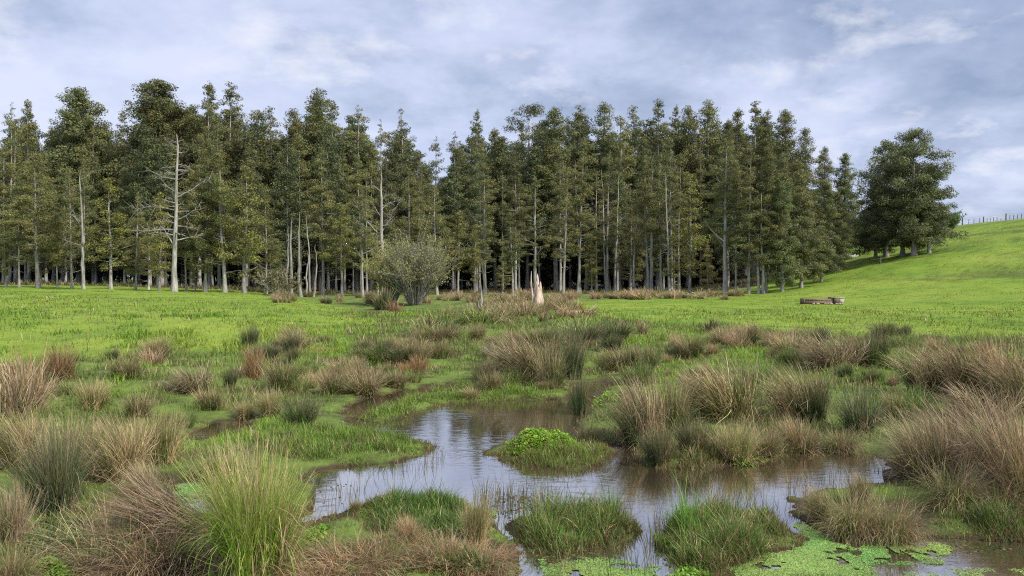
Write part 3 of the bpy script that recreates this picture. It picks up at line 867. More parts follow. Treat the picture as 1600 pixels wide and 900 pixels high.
leafy('leafy_mound', 'green leafy patch by the bank clumps over the lower pool', 'leafy plant', [(1120,712),(1150,700),(1180,704),(1170,716)], 600, .12, .05, CR, 56)

# duckweed and floating bits
def floating(name, label, px_list, n, size, pal, seed, dens=1.0):
    global RNG
    RNG = np.random.default_rng(seed)
    Vs = []; Ts = []; Cs = []; off = 0
    for px, m in px_list:
        x, y, e = in_px_poly(px, m, 0.0)
        k = (sdf(x, y) < .06) & (RNG.uniform(0, 1, m) < .12 + .95 * sstep(e, 0, .22)) & (fbm(x * 6, y * 6, seed, 4) + e * .5 > .42)
        x, y = x[k], y[k]; m = len(x)
        r = size * RNG.uniform(.5, 1.3, m); a0 = RNG.uniform(0, 6.28, m)
        ang = a0[:, None] + np.arange(6)[None] * (math.pi / 3)
        rr = r[:, None] * np.array([1, .8, .75, .9, .75, .8])[None]
        zt = .004 + RNG.uniform(0, .005, m)
        V = np.stack([x[:, None] + rr * np.cos(ang), y[:, None] + rr * np.sin(ang), zt[:, None] + size * .22 * np.sin(ang * 1.0 + a0[:, None])], -1).reshape(-1, 3)
        f = np.array([(0, 1, 2), (0, 2, 3), (0, 3, 4), (0, 4, 5)])
        Ts.append((np.arange(m)[:, None, None] * 6 + f[None]).reshape(-1, 3) + off); Vs.append(V); off += len(V)
        Cs.append(np.repeat(pick(m, pal) * (.75 + .5 * fbm(x * 3, y * 3, seed + 4, 3))[:, None] * np.stack([.85 + .4 * vnoise(x * 2, y * 2, 77), np.ones(m), np.ones(m)], -1), 6, 0))
    o = build(name, np.concatenate(Vs), np.concatenate(Ts), M_BLADE, None, np.concatenate(Cs))
    tag(o, label, 'duckweed', kind='stuff')
DW = [(np.array([.26, .40, .10]), 3), (np.array([.32, .46, .15]), 2), (np.array([.20, .33, .06]), 1)]
floating('duckweed', 'pale green duckweed carpet floating on the near water', [
    ([(1140,905),(1136,872),(1232,858),(1258,815),(1300,838),(1340,860),(1370,905)], 110000),
    ([(1330,862),(1345,846),(1400,846),(1470,848),(1500,862),(1470,875),(1400,884),(1350,880)], 42000),
    ([(840,905),(850,882),(930,872),(1000,880),(1040,898),(1040,912)], 40000),
    ([(258,790),(262,758),(330,752),(335,778),(300,790)], 14000),
    ([(556,822),(560,802),(600,795),(625,815),(590,828)], 9000),
    ([(700,800),(740,790),(785,800),(775,815),(720,812)], 9000),
    ([(1400,905),(1480,890),(1600,888),(1620,910)], 9000)], 0, .0062, DW, 61)
floating('water_weed', 'dark scattered weed scraps floating in the pool', [
    ([(735,800),(760,768),(850,770),(860,800),(800,815)], 500), ([(800,880),(830,862),(960,855),(1000,840),(960,880),(860,900)], 500),
    ([(1010,860),(1020,830),(1060,880),(1040,900)], 300), ([(490,790),(495,755),(560,745),(560,790)], 60),
    ([(1440,850),(1600,850),(1600,868),(1440,862)], 250), ([(600,700),(640,690),(700,700),(640,720)], 100)], 0, .014, [(DGREEN, 2), (OLIVE, 1), (BROWN, 1)], 62)

def emergent():
    """thin stems standing in the shallows"""
    global RNG
    RNG = np.random.default_rng(71)
    X = []; Y = []
    for px, m in [([(735,800),(750,768),(860,770),(880,800),(800,812)], 420), ([(820,812),(850,790),(960,790),(990,815)], 160), ([(1005,850),(1015,815),(1045,815),(1040,880)], 110),
                  ([(490,800),(500,760),(570,750),(570,800)], 60), ([(560,745),(620,728),(690,706),(700,725),(640,745)], 90), ([(1230,790),(1240,750),(1340,745),(1350,790)], 200),
                  ([(840,905),(900,872),(1020,880),(1040,905)], 130), ([(1050,800),(1100,780),(1220,780),(1230,802)], 110)]:
        x, y, e = in_px_poly(px, m, 0); X.append(x); Y.append(y)
    x = np.concatenate(X); y = np.concatenate(Y); n = len(x)
    c = pick(n, [(DGREEN, 3), (OLIVE, 1), (BROWN, 2), (TAN, 1)])
    V, T, C = blades(np.stack([x, y, np.full(n, -.05)], -1), RNG.uniform(0, 6.28, n), RNG.uniform(.12, .34, n), RNG.uniform(0, .35, n), RNG.uniform(0, .7, n),
                     np.full(n, .0055), c, c, 3)
    o = build('water_stems', V, T, M_STEM, None, C)
    tag(o, 'thin dark stems standing in the shallow pool water', 'water plants', kind='stuff')
emergent()

# ------------------------------------------------------------------ trees
def tube(pts, rad, sides=7):
    pts = np.asarray(pts, float); rad = np.asarray(rad, float)
    n = len(pts)
    t = np.gradient(pts, axis=0); t /= np.linalg.norm(t, axis=1, keepdims=True) + 1e-9
    ref = np.where(np.abs(t[:, 2:3]) > .9, np.array([[1., 0, 0]]), np.array([[0, 0, 1.]]))
    a = np.cross(t, ref); a /= np.linalg.norm(a, axis=1, keepdims=True) + 1e-9
    b = np.cross(t, a)
    ang = np.arange(sides) * 2 * math.pi / sides
    V = pts[:, None, :] + rad[:, None, None] * (np.cos(ang)[None, :, None] * a[:, None, :] + np.sin(ang)[None, :, None] * b[:, None, :])
    idx = np.arange(n * sides).reshape(n, sides)
    nx = np.roll(idx, -1, 1)
    Q = np.stack([idx[:-1], nx[:-1], nx[1:], idx[1:]], -1).reshape(-1, 4)
    return V.reshape(-1, 3), Q

class Acc:
    def __init__(s): s.v = []; s.q = []; s.n = 0
    def add(s, v, q):
        s.v.append(v); s.q.append(q + s.n); s.n += len(v)
    def out(s): return np.concatenate(s.v), np.concatenate(s.q)

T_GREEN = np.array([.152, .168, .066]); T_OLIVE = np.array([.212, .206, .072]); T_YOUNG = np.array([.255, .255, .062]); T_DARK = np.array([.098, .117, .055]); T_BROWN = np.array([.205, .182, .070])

def make_tree(name, seed, H=20.0, r0=.26, cb=.4, cw=2.6, nbr=70, spr=26, cs=.62, tones=None, gap=.12, up=.7, bare=5, wob=.25, fork=None, power=.75, ssz=.34, bark=None, lean=0.0, base_full=.3, tri=3, dropout=0.0):
    r = np.random.default_rng(seed)
    tones = tones or [(T_GREEN, 3), (T_OLIVE, 1)]
    bark = bark or M_BARK
    root = empty(name)
    acc = Acc()
    k = 12
    zz = np.linspace(-.3, H * .98, k)
    wx = np.cumsum(r.normal(0, wob / 3, k)) * (np.maximum(zz, 0) / H) ** .5 * .6 + lean * zz; wy = np.cumsum(r.normal(0, wob / 3, k)) * .6
    wx -= wx[0]; wy -= wy[0]
    tr = r0 * (1 - zz / H * .93).clip(.05) ** .9
    tr[0] *= 1.5; tr[1] *= 1.02
    acc.add(*tube(np.stack([wx, wy, zz], -1), tr, 8))
    at = lambda h: np.array([np.interp(h, zz, wx), np.interp(h, zz, wy), h])
    rt = lambda h: np.interp(h, zz, tr)
    C = []; R = []; TN = []
    if fork:
        for (fh, faz, fl, fe) in fork:
            p0 = at(fh * H); f = np.linspace(0, 1, 8)[:, None]
            d = np.array([math.cos(faz) * math.cos(fe), math.sin(faz) * math.cos(fe), math.sin(fe)])
            pts = p0 + d * f * fl + np.array([0, 0, 1]) * (f ** 2) * fl * .45 + np.cumsum(r.normal(0, .06, (8, 3)), 0)
            acc.add(*tube(pts, rt(fh * H) * .62 * (1 - f[:, 0] * .8), 6))
            for j in (5, 6, 7):
                for _ in range(4):
                    C.append(pts[j] + r.normal(0, .55, 3)); R.append(cs * r.uniform(.7, 1.2))
    ga = r.uniform(0, 6.28)
    for i in range(nbr):
        s = (i + r.uniform(0, 1)) / nbr
        h = H * (cb + (1 - cb) * s * .985)
        ga += 2.4 + r.normal(0, .35)
        if r.uniform() < gap: continue
        prof = (1 - s) ** power * min(1, base_full + (1 - base_full) * s / .22) + .06
        L = cw * prof * r.uniform(.5, 1.42)
        e = (.25 + up * s) * r.uniform(.7, 1.2)
        f = np.linspace(0, 1, 5)[:, None]
        rad = np.array([math.cos(ga), math.sin(ga), 0])
        p0 = at(h)
        pts = p0 + rad * L * f * math.cos(e) + np.array([0, 0, 1]) * (L * f * math.sin(e) - .22 * L * f ** 2) + np.cumsum(r.normal(0, .03 * L, (5, 3)), 0) * f
        acc.add(*tube(pts, max(.02, min(.075, rt(h) * .32)) * (1 - .75 * f[:, 0]), 4))
        nc = 1 + int(L / .62)
        for j in range(nc):
            t = r.uniform(.35, 1.0) if j else 1.0
            q = np.array([np.interp(t, f[:, 0], pts[:, a]) for a in range(3)])
            C.append(q + r.normal(0, .16 * cs + .06 * L, 3) * np.array([1, 1, .6]))
            R.append(cs * r.uniform(.6, 1.5) * (.6 + .4 * prof))
    for i in range(bare):
        h = H * r.uniform(max(.12, cb - .2), min(.85, cb + .4)); a = r.uniform(0, 6.28); L = r.uniform(.6, 2.4)
        f = np.linspace(0, 1, 6)[:, None]
        pts = at(h) + np.array([math.cos(a), math.sin(a), .15]) * L * f + np.array([0, 0, 1]) * (f ** 2) * L * r.uniform(-.25, .5) + np.cumsum(r.normal(0, .05, (6, 3)), 0) * f
        acc.add(*tube(pts, .05 * (1 - .75 * f[:, 0]), 4))
    for j in range(7):
        C.append(at(H * (1 - .012 * j)) + r.normal(0, .10 + .03 * j, 3)); R.append(cs * (.35 + .05 * j))
    V, Q = acc.out()
    build('trunk', V, None, bark, root, None, True, Q)
    if spr > 0 and len(C) > 8:
        C = np.array(C); R = np.array(R)
        keep = r.uniform(0, 1, len(C)) >= dropout
        C = C[keep]; R = R[keep]
        m = len(C)
        tn = np.array([t[0] for t in tones]); tw = np.array([t[1] for t in tones], float)
        ct = tn[r.choice(len(tones), m, p=tw / tw.sum())] * r.uniform(.72, 1.32, (m, 1))
        ns = np.maximum(8, (spr * 2.5 * (R / cs) ** 2).astype(int))
        ci = np.repeat(np.arange(m), ns); n = len(ci)
        g = r.normal(0, 1, (n, 3)); g /= np.linalg.norm(g, axis=1, keepdims=True)
        rr = r.uniform(.35, 1.0, n) ** .6
        pos = C[ci] + g * (R[ci] * rr)[:, None] * np.array([1.15, 1.15, .72])
        nr = g * .75 + np.array([0, 0, .35]) + r.normal(0, .38, (n, 3)); nr /= np.linalg.norm(nr, axis=1, keepdims=True)
        d = np.cross(nr, r.normal(0, 1, (n, 3))); d /= np.linalg.norm(d, axis=1, keepdims=True) + 1e-9
        sd = np.cross(nr, d)
        L = ssz * .58 * r.uniform(.6, 1.4, n)[:, None]; W = L * r.uniform(.35, .65, n)[:, None]
        P = np.stack([pos - d * L * .5, pos + sd * W * .5, pos + d * L * .5, pos - sd * W * .5], 1).reshape(-1, 3)
        Qd = np.arange(n * 4).reshape(n, 4)
        cc = ct[ci] * r.uniform(.8, 1.22, (n, 1)) * r.uniform(.94, 1.06, (n, 3))
        build('crown', P, None, M_LEAF, root, np.repeat(cc, 4, 0), False, Qd)
    return root

TP = {}
def tp(k, *seeds, **kw):
    for s in seeds:
        rr = random.Random(s); kw = dict(kw); base = kw.pop('cb'); kw['cb'] = max(.06, base + (rr.uniform(-.12, .10) if k not in ('lone', 'edge', 'forked') else 0)); kw['cw'] = kw['cw'] * 1.0
        TP.setdefault(k, []).append([make_tree('forest_tree', s, **kw), kw.get('H', 20.0), False])
        kw['cb'] = base
tp('broad', 1, 2, H=26, r0=.38, cb=.12, cw=6.2, nbr=165, spr=42, cs=.86, power=.56, gap=.06, bare=4, ssz=.40, tones=[(T_GREEN, 4), (T_OLIVE, 1), (T_DARK, 1)])
tp('dense', 3, 4, 5, 43, H=25, r0=.30, cb=.20, cw=3.8, nbr=125, spr=40, cs=.78, power=.62, gap=.16, tones=[(T_GREEN, 3), (T_OLIVE, 2)], ssz=.37, bare=9)
tp('slim', 6, 7, 8, 46, 47, H=25, r0=.25, cb=.27, cw=2.6, nbr=100, spr=34, cs=.56, power=.62, gap=.34, tones=[(T_GREEN, 3), (T_OLIVE, 2), (T_BROWN, .5)], bare=16, ssz=.34)
tp('ragged', 9, 10, 11, H=25, r0=.23, cb=.26, cw=2.4, nbr=80, spr=30, cs=.55, power=.5, gap=.48, tones=[(T_GREEN, 2), (T_OLIVE, 2)], bare=8, ssz=.33, dropout=.12)
tp('young', 12, 13, 14, 52, H=13, r0=.17, cb=.20, cw=2.1, nbr=64, spr=30, cs=.52, power=.65, gap=.2, tones=[(T_YOUNG, 3), (T_OLIVE, 3), (T_BROWN, 1)], bare=6, ssz=.30)
tp('olive', 15, 16, 17, 55, H=20, r0=.25, cb=.22, cw=3.3, nbr=88, spr=32, cs=.64, power=.60, gap=.34, tones=[(T_OLIVE, 4), (T_BROWN, 1), (T_GREEN, 2)], bare=16, ssz=.34, dropout=.1)
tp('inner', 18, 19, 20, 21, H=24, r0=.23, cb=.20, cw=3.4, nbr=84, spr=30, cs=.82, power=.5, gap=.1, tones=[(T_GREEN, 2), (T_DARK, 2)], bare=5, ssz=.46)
tp('edge', 22, 23, H=20, r0=.3, cb=.07, cw=3.6, nbr=120, spr=42, cs=.75, power=.55, gap=.08, tones=[(T_GREEN, 3), (T_OLIVE, 1), (T_DARK, 1)], bare=2, base_full=.65, ssz=.38)
tp('forked', 24, H=25, r0=.38, cb=.48, cw=2.8, nbr=60, spr=30, cs=.65, power=.5, gap=.2, bare=6, fork=[(.34, .5, 4.2, .5), (.30, -.2, 3.2, .15), (.62, 2.9, 3.4, .8), (.66, 0.2, 3.4, .7)], tones=[(T_OLIVE, 3), (T_GREEN, 1)])
tp('flat_top', 25, H=26, r0=.3, cb=.62, cw=4.0, nbr=40, spr=30, cs=.7, power=.2, gap=.35, bare=5, tones=[(T_GREEN, 3), (T_DARK, 1)], up=.3)
tp('lone', 26, 27, 28, H=16, r0=.36, cb=.10, cw=4.9, nbr=120, spr=32, cs=.72, power=.46, gap=.20, dropout=.06, tones=[(T_DARK, 2), (T_GREEN, 4)], bare=3, base_full=.75, ssz=.38, bark=M_BARK)

TREE_I = {}
def place_tree(kind, x, y, H, label, group=None, wf=1.0, rz=None, name='forest_tree', cat='tree', tilt=(0, 0), var=None, z=None):
    lst = TP[kind]
    i = (TREE_I.get(kind, 0) if var is None else var) % len(lst)
    TREE_I[kind] = i + 1
    p, h0, used = lst[i]
    s = H / h0
    z = tz(x, y) if z is None else z
    rz = random.uniform(0, 6.28) if rz is None else rz
    if used:
        o = dup(p, (x, y, z - .05), rz, (s * wf, s * wf, s), tilt)
    else:
        lst[i][2] = True
        o = p
        o.location = (x, y, z - .05); o.rotation_euler = (tilt[0], tilt[1], rz); o.scale = (s * wf, s * wf, s)
    o.name = name
    tag(o, label, cat, group)
    return o

def tree_px(kind, u, vb, vt, label, wf=1.0, Y=None, **kw):
    """u, top row and either the base row or a depth"""
    if Y is None: x, y, z = ground(u, vb)
    else:
        y = Y; x = (u - CX) / F * y; z = tz(x, y)
    d = ray(u, vt)
    top = EYE + d[2] / d[1] * y
    return place_tree(kind, x, y, max(top - z, 2), label, wf=wf, z=z, **kw)

# trees whose tops make the skyline (depth in metres)
SKY = [
 ('slim',-12,185,110,'slim tree cut by the frame edge'),
 ('ragged',14,160,108,'thin topped tree next to the frame edge, sky showing through its crown'),
 ('slim',45,155,112,'pointed slim tree before the gap beside the round broad crown'),
 ('dense',85,200,116,'lower dark tree filling the dip before the round broad crown'),
 ('broad',125,140,112,'round broad crown standing clear above its neighbours near the frame edge'),
 ('dense',165,190,114,'dark shoulder tree beside the round broad crown'),
 ('slim',196,176,116,'small narrow spire between the two broadest crowns'),
 ('broad',250,127,108,'broadest dense dark crown, above the bleached dead tree'),
 ('dense',300,165,114,'tree filling the notch beside the broadest crown'),
 ('slim',330,127,112,'first of two equal tall spires beside the broadest crown'),
 ('slim',352,129,115,'second of two equal tall spires, set against the lower grey spire'),
 ('ragged',374,148,118,'lower greyish spire leaning away from the two equal spires'),
 ('dense',400,172,112,'dark rounded tree after the spires'),
 ('slim',424,168,118,'thin dark tip poking up after the dark rounded tree'),
 ('dense',455,170,112,'shoulder tree before the tall double crown'),
 ('dense',490,140,114,'tallest crown of the middle group, over the bare poles'),
 ('slim',518,155,118,'pointed companion of the tallest middle crown'),
 ('ragged',558,165,112,'lacy topped tree with sky through its branches'),
 ('ragged',600,188,114,'small lacy top beside the thin high leader'),
 ('ragged',632,168,118,'thin high leader with separate tufts on the skyline'),
 ('olive',655,235,112,'low olive crown in the deepest dip of the skyline'),
 ('ragged',682,214,115,'short ragged top at the far side of the skyline dip'),
 ('ragged',709,206,116,'lacy dark top with gaps beside the narrow tall spire'),
 ('slim',742,171,112,'narrow tall spire alone in the middle of the skyline'),
 ('slim',775,200,116,'low spire between the narrow tall one and the crooked flat crown'),
 ('flat_top',824,168,116,'crooked flat topped tree where the high forest block begins'),
 ('dense',870,168,113,'first dense crown of the high forest block'),
 ('slim',905,165,114,'pointed crown in the high block above the twin pale trunks'),
 ('dense',950,160,113,'full crown in the high block near its peak'),
 ('slim',985,166,117,'narrow tip tucked between two full crowns of the high block'),
 ('slim',1027,153,114,'highest spire of the high forest block'),
 ('slim',1052,166,117,'slim tip just after the highest spire'),
 ('dense',1075,166,114,'level crown in the row after the highest spire'),
 ('dense',1110,158,114,'broad crown near the far end of the high block'),
 ('slim',1147,168,116,'tip above the pale forked tree'),
 ('slim',1178,160,110,'twin peaked spire at the end of the high block'),
 ('slim',1200,172,115,'slim dark spire behind the twin peaked one'),
 ('dense',1226,172,106,'tall crown where the skyline starts to fall to the hill'),
 ('dense',1256,198,105,'stepped crown on the falling end of the forest'),
 ('dense',1288,228,108,'next to last crown on the falling end of the forest'),
 ('edge',1318,240,112,'last tree of the forest, its foliage hanging to the hillside'),
]
for k, u, vt, Y, lab in SKY:
    tree_px(k, u, None, vt, lab, Y=Y, wf=random.uniform(.88, 1.2), tilt=(random.uniform(-.02, .02), random.uniform(-.02, .02)))

# trees standing along the forest front (base row, top row)
FRONT = [
 ('slim',30,449,265,'stout pale trunk with high foliage nearest the frame edge'),
 ('olive',60,450,235,'olive green tree with low hanging foliage behind the stout pale trunk'),
 ('olive',112,451,262,'bushy olive tree with rust tinted sprays'),
 ('slim',131,451,225,'straight tall grey trunk between the olive trees'),
 ('young',173,452,278,'open young yellow green tree, trunk visible through its tiers'),
 ('olive',212,453,300,'half height olive tree before the bleached dead tree'),
 ('young',249,454,300,'small brownish tree leaning on the bleached dead tree'),
 ('slim',291,455,300,'thin pale stem just past the bleached dead tree'),
 ('dense',321,456,215,'grey trunk under dense foliage past the dead tree'),
 ('olive',352,457,240,'leaning pale trunk forking under olive sprays'),
 ('young',383,458,255,'yellow green tree with drooping tiers past the leaning trunk'),
 ('olive',415,459,300,'dark low tree before the bare poles'),
 ('slim',505,461,230,'tall grey tree behind the bare poles'),
 ('young',535,462,318,'young olive tree with leaning stem beside the bare poles'),
 ('slim',552,462,330,'thin white stem beside the leaning young tree'),
 ('slim',567,464,240,'tall white leaning trunk left of the grey willow shrub'),
 ('olive',640,461,260,'olive tree directly behind the grey willow shrub'),
 ('olive',683,461,290,'bushy green tree showing over the willow shrub'),
 ('slim',757,460,240,'tall straight pale trunk behind the small split stump'),
 ('young',742,461,352,'low golden green young tree beside the small split stump'),
 ('slim',802,470,330,'slim pale leaning trunk standing out in the rushes'),
 ('ragged',880,459,260,'ragged tree behind the reddish brush heap'),
 ('slim',903,459,215,'twin pale trunk with thin high foliage'),
 ('ragged',948,459,235,'pair of thin grey stems rising clear to mid height'),
 ('olive',1013,459,250,'pale trunk with olive sprays at mid height'),
 ('slim',1032,459,240,'straight stem beside the olive sprayed trunk'),
 ('young',1078,459,272,'yellow green pyramid shaped young tree, brightest of the forest front'),
 ('young',1104,459,375,'short yellow green tree beside the bright pyramid'),
 ('slim',1150,459,250,'grey trunk just past the pale forked tree'),
 ('slim',1170,459,225,'straight darker trunk between the forked tree and the forest corner'),
 ('olive',1186,459,300,'pale trunk with olive foliage at the forest corner'),
 ('dense',1197,458,230,'white based trunk at the forest corner'),
 ('edge',1222,456,270,'low sweeping green tree just round the forest corner'),
 ('edge',1252,450,265,'dense tree with hanging boughs above the timber trough'),
 ('edge',1283,440,280,'dark hanging tree on the hill side of the forest'),
 ('edge',1306,425,300,'small dense tree at the uphill end of the forest edge'),
] + [(k, u, vb, vt, lab) for k, u, vb, vt, lab in [
 ('young',90,450,330,'short bushy young tree between the olive trees near the frame edge'),
 ('young',10,449,340,'short young tree tucked against the frame edge'),
 ('olive',232,453,345,'low dark olive tree filling the gap before the bleached dead tree'),
 ('young',305,455,360,'low leafy young tree just past the bleached dead tree'),
 ('edge',430,460,372,'low dark bushy tree just before the bare poles'),
 ('young',590,462,345,'small olive tree behind the yellowish half of the willow thicket'),
 ('edge',655,461,345,'round bushy tree rising straight behind the willow shrub'),
 ('young',715,461,330,'loose young tree between the willow shrub and the split stump'),
 ('young',785,461,395,'little golden green sapling past the straight pale trunk'),
 ('young',925,459,372,'low olive sapling beside the twin pale trunk'),
 ('olive',985,459,320,'olive tree with drooping sprays in the middle of the high block'),
 ('young',1055,459,350,'small yellow green tree leaning on the bright pyramid'),
 ]]
for k, u, vb, vt, lab in FRONT:
    tree_px(k, u, vb, vt, lab, wf=random.uniform(.82, 1.3), tilt=(random.uniform(-.03, .03), random.uniform(-.03, .03)))
tree_px('forked', 1133, 460, 215, 'tall pale forked tree with a sweeping low limb')
tree_px('ragged', 838, 461, 268, 'mossy green trunked tree directly behind the broken orange stump')

# interior
def interior():
    r = random.Random(11)
    su = np.array([s[1] for s in SKY]); sv = np.array([s[2] for s in SKY])
    o = np.argsort(su); su = su[o]; sv = sv[o]
    cnt = 0
    for iy in range(11):
        Y = 99 + iy * 5.6
        x = -.70 * Y
        while True:
            x += r.uniform(4.2, 7.2) + max(0, iy - 4) * .2
            lim = np.interp(Y, [90, 97, 112, 150], [28, 33, 40, 53])
            if x > lim: break
            y = Y + r.uniform(-2.4, 2.4)
            u = CX + F * x / y
            lo = np.interp(u, su, sv) + 16
            vt = lo + r.uniform(0, 60) + (30 if iy < 2 else 0)
            top = EYE + (HOR - vt) / F * y
            z = tz(x, y)
            if top - z < 8: continue
            deep = iy >= 3
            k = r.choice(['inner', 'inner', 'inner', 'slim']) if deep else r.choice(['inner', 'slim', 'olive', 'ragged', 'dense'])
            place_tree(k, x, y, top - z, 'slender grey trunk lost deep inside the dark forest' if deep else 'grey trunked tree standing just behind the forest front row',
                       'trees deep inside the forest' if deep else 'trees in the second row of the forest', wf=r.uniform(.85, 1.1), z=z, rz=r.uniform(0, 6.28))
            cnt += 1
    print('interior trees', cnt)
interior()

# lone clump on the hill
for u, vb, vt, wf, lab in [(1385, 402, 224, .95, 'dark leafy tree on the downhill side of the lone clump'), (1428, 399, 206, .95, 'tallest tree of the lone clump on the hillside'),
                           (1410, 400, 250, 1.05, 'middle tree of the lone clump, its foliage reaching the grass'), (1452, 396, 262, .9, 'low tree on the uphill side of the lone clump'), (1368, 404, 292, 1.1, 'lowest bushy tree of the lone clump, nearest the forest')]:
    tree_px('lone', u, vb, vt, lab, wf=wf, name='hill_tree')

# dead trees, poles, stumps
def dead_tree(name, seed, H, r0, limbs, label, x, y, mat=None, lean=0.0, top=.15, kids=True, cat='dead tree'):
    r = np.random.default_rng(seed)
    z = tz(x, y)
    root = empty(name, (x, y, z - .1))
    acc = Acc()
    k = 14
    zz = np.linspace(-.2, H, k)
    wx = lean * zz + np.cumsum(r.normal(0, .05, k)); wy = np.cumsum(r.normal(0, .04, k)); wx -= wx[0]; wy -= wy[0]
    tr = r0 * ((1 - zz / H) * (1 - top) + top).clip(.06) ** .85
    tr[0] *= 1.55; tr[1] *= 1.1
    tr[-1] *= .35
    acc.add(*tube(np.stack([wx, wy, zz], -1), tr, 9))
    V, Q = acc.out()
    build('trunk', V, None, mat or M_DEAD, root, None, True, Q)
    for (t, a, L, e, cv) in limbs:
        h = t * H
        p0 = np.array([np.interp(h, zz, wx), np.interp(h, zz, wy), h])
        f = np.linspace(0, 1, 9)[:, None]
        d = np.array([math.cos(a) * math.cos(e), math.sin(a) * math.cos(e), math.sin(e)])
        pts = p0 + d * f * L + np.array([0, 0, 1]) * cv * L * f ** 2 + np.cumsum(r.normal(0, .035 * L, (9, 3)), 0) * f
        ac = Acc()
        rb = min(np.interp(h, zz, tr) * .42, .10)
        ac.add(*tube(pts, rb * (1 - .85 * f[:, 0]), 5))
        for _ in range(int(3 + L * 4)):
            t2 = r.uniform(.3, .95); q = np.array([np.interp(t2, f[:, 0], pts[:, i]) for i in range(3)])
            d2 = d + r.normal(0, .7, 3); d2 /= np.linalg.norm(d2)
            l2 = max(.35, L * r.uniform(.12, .4))
            p2 = q + d2 * f * l2 + np.array([0, 0, 1]) * f ** 2 * l2 * r.uniform(-.3, .5)
            ac.add(*tube(p2, rb * .4 * (1 - .8 * f[:, 0]), 4))
        V, Q = ac.out()
        build('limb', V, None, mat or M_DEAD, root, None, True, Q)
    tag(root, label, cat)
    return root

def dead_px(name, u, vb, vt, r0, limbs, label, seed, **kw):
    x, y, z = ground(u, vb)
    return dead_tree(name, seed, (vb - vt) / F * y, r0, limbs, label, x, y, **kw)
PI = math.pi
r_ = random.Random(3)
lm = []
for i in range(34):
    t = r_.uniform(.36, .97)
    lm.append((t, r_.choice([0, PI]) + r_.uniform(-.9, .9), r_.uniform(.7, 2.0) * (1.25 - t * .8), r_.uniform(-.25, .4), r_.uniform(-.1, .45)))
lm += [(.52, PI + .1, 4.0, .12, .05), (.46, .1, 2.6, .2, .4), (.40, PI - .2, 3.4, .05, -.1), (.60, 0.2, 3.0, .3, .3), (.33, .3, 2.0, .2, .1), (.72, PI, 2.6, .1, .2), (.3, PI, 1.5, .7, .3)]
dead_px('dead_tree', 272, 456, 208, .225, lm, 'tall bleached dead tree with many bare limbs before the forest', 81)
lm2 = [(.48, PI - .1, 3.6, .6, .5), (.5, .2, 2.6, .9, .5), (.68, .0, 1.7, .7, -.5), (.62, PI + .2, 1.3, .8, .4), (.75, .3, 1.6, 1.0, -.6), (.82, PI, 1.0, .6, .3), (.7, .1, 2.1, .5, -.3), (.55, -.2, 1.2, .2, .3)]
dead_px('dead_tree', 598, 463, 262, .27, lm2, 'bare white forked dead tree rising behind the willow shrub', 82)
for i, (u, vt, ln, lab) in enumerate([(449, 362, -.02, 'shortest bare pole at the end of the dead pole row'), (455, 338, .0, 'second bare pole of the row, slightly thicker'),
        (470, 330, .01, 'tallest bare dead pole of the row'), (478, 392, .01, 'short bare pole beside the tallest'), (484, 335, -.01, 'thin bare pole next to the last of the row'), (490, 380, .02, 'last bare pole of the row, next to the young olive tree')]):
    dead_px('dead_pole', u, 464, vt, .17 if i in (1, 2) else .11, [(r_.uniform(.5, .9), r_.uniform(0, 6), r_.uniform(.3, .7), .3, .1)], lab, 90 + i, lean=ln, cat='dead tree')
dead_px('dead_pole', 416, 461, 408, .11, [(.8, PI, .8, .5, 0)], 'short leaning dead stem before the bare pole row', 98, lean=-.06)
dead_px('dead_tree', 1018, 459, 250, .2, [(.4, .2, 2.0, .5, .3), (.5, 2.8, 1.6, .6, .3), (.62, .3, 1.4, .7, .2)], 'grey dead spire among the trunks of the high block', 99)
for i, (u, vb, vt, r0, lab) in enumerate([(907, 459, 250, .13, 'pale bare stem beside the twin pale trunk'), (948, 459, 262, .12, 'pale bare stem rising through the ragged stems of the high block'),
        (992, 459, 285, .12, 'whitish bare stem between the olive trees of the high block'), (1046, 459, 268, .13, 'pale bare stem just before the bright pyramid tree'),
        (1062, 459, 330, .10, 'short whitish stem touching the bright pyramid tree'), (1193, 459, 300, .15, 'bare whitish trunk at the forest corner'), (131, 452, 262, .13, 'pale bare stem between the olive trees near the frame edge'),
        (350, 457, 300, .15, 'pale bare leaning stem past the bleached dead tree'), (565, 463, 300, .16, 'white bare trunk rising behind the yellowish half of the willow'), (757, 460, 300, .15, 'white bare trunk behind the split stump'), (836, 461, 330, .16, 'grey bare trunk right behind the orange stump')]):
    dead_px('dead_pole', u, vb, vt, r0, [(r_.uniform(.35, .95), r_.choice([0, PI]) + r_.uniform(-.7, .7), r_.uniform(.7, 2.0), r_.uniform(.3, .9), .15) for _ in range(6)], lab, 300 + i, lean=r_.uniform(-.03, .03), cat='dead tree')
dead_px('dead_tree', 960, 458, 270, .14, [(.6, .2, 1.0, .5, .2)], 'thin pale leaning dead stem inside the high block', 104, lean=.03)

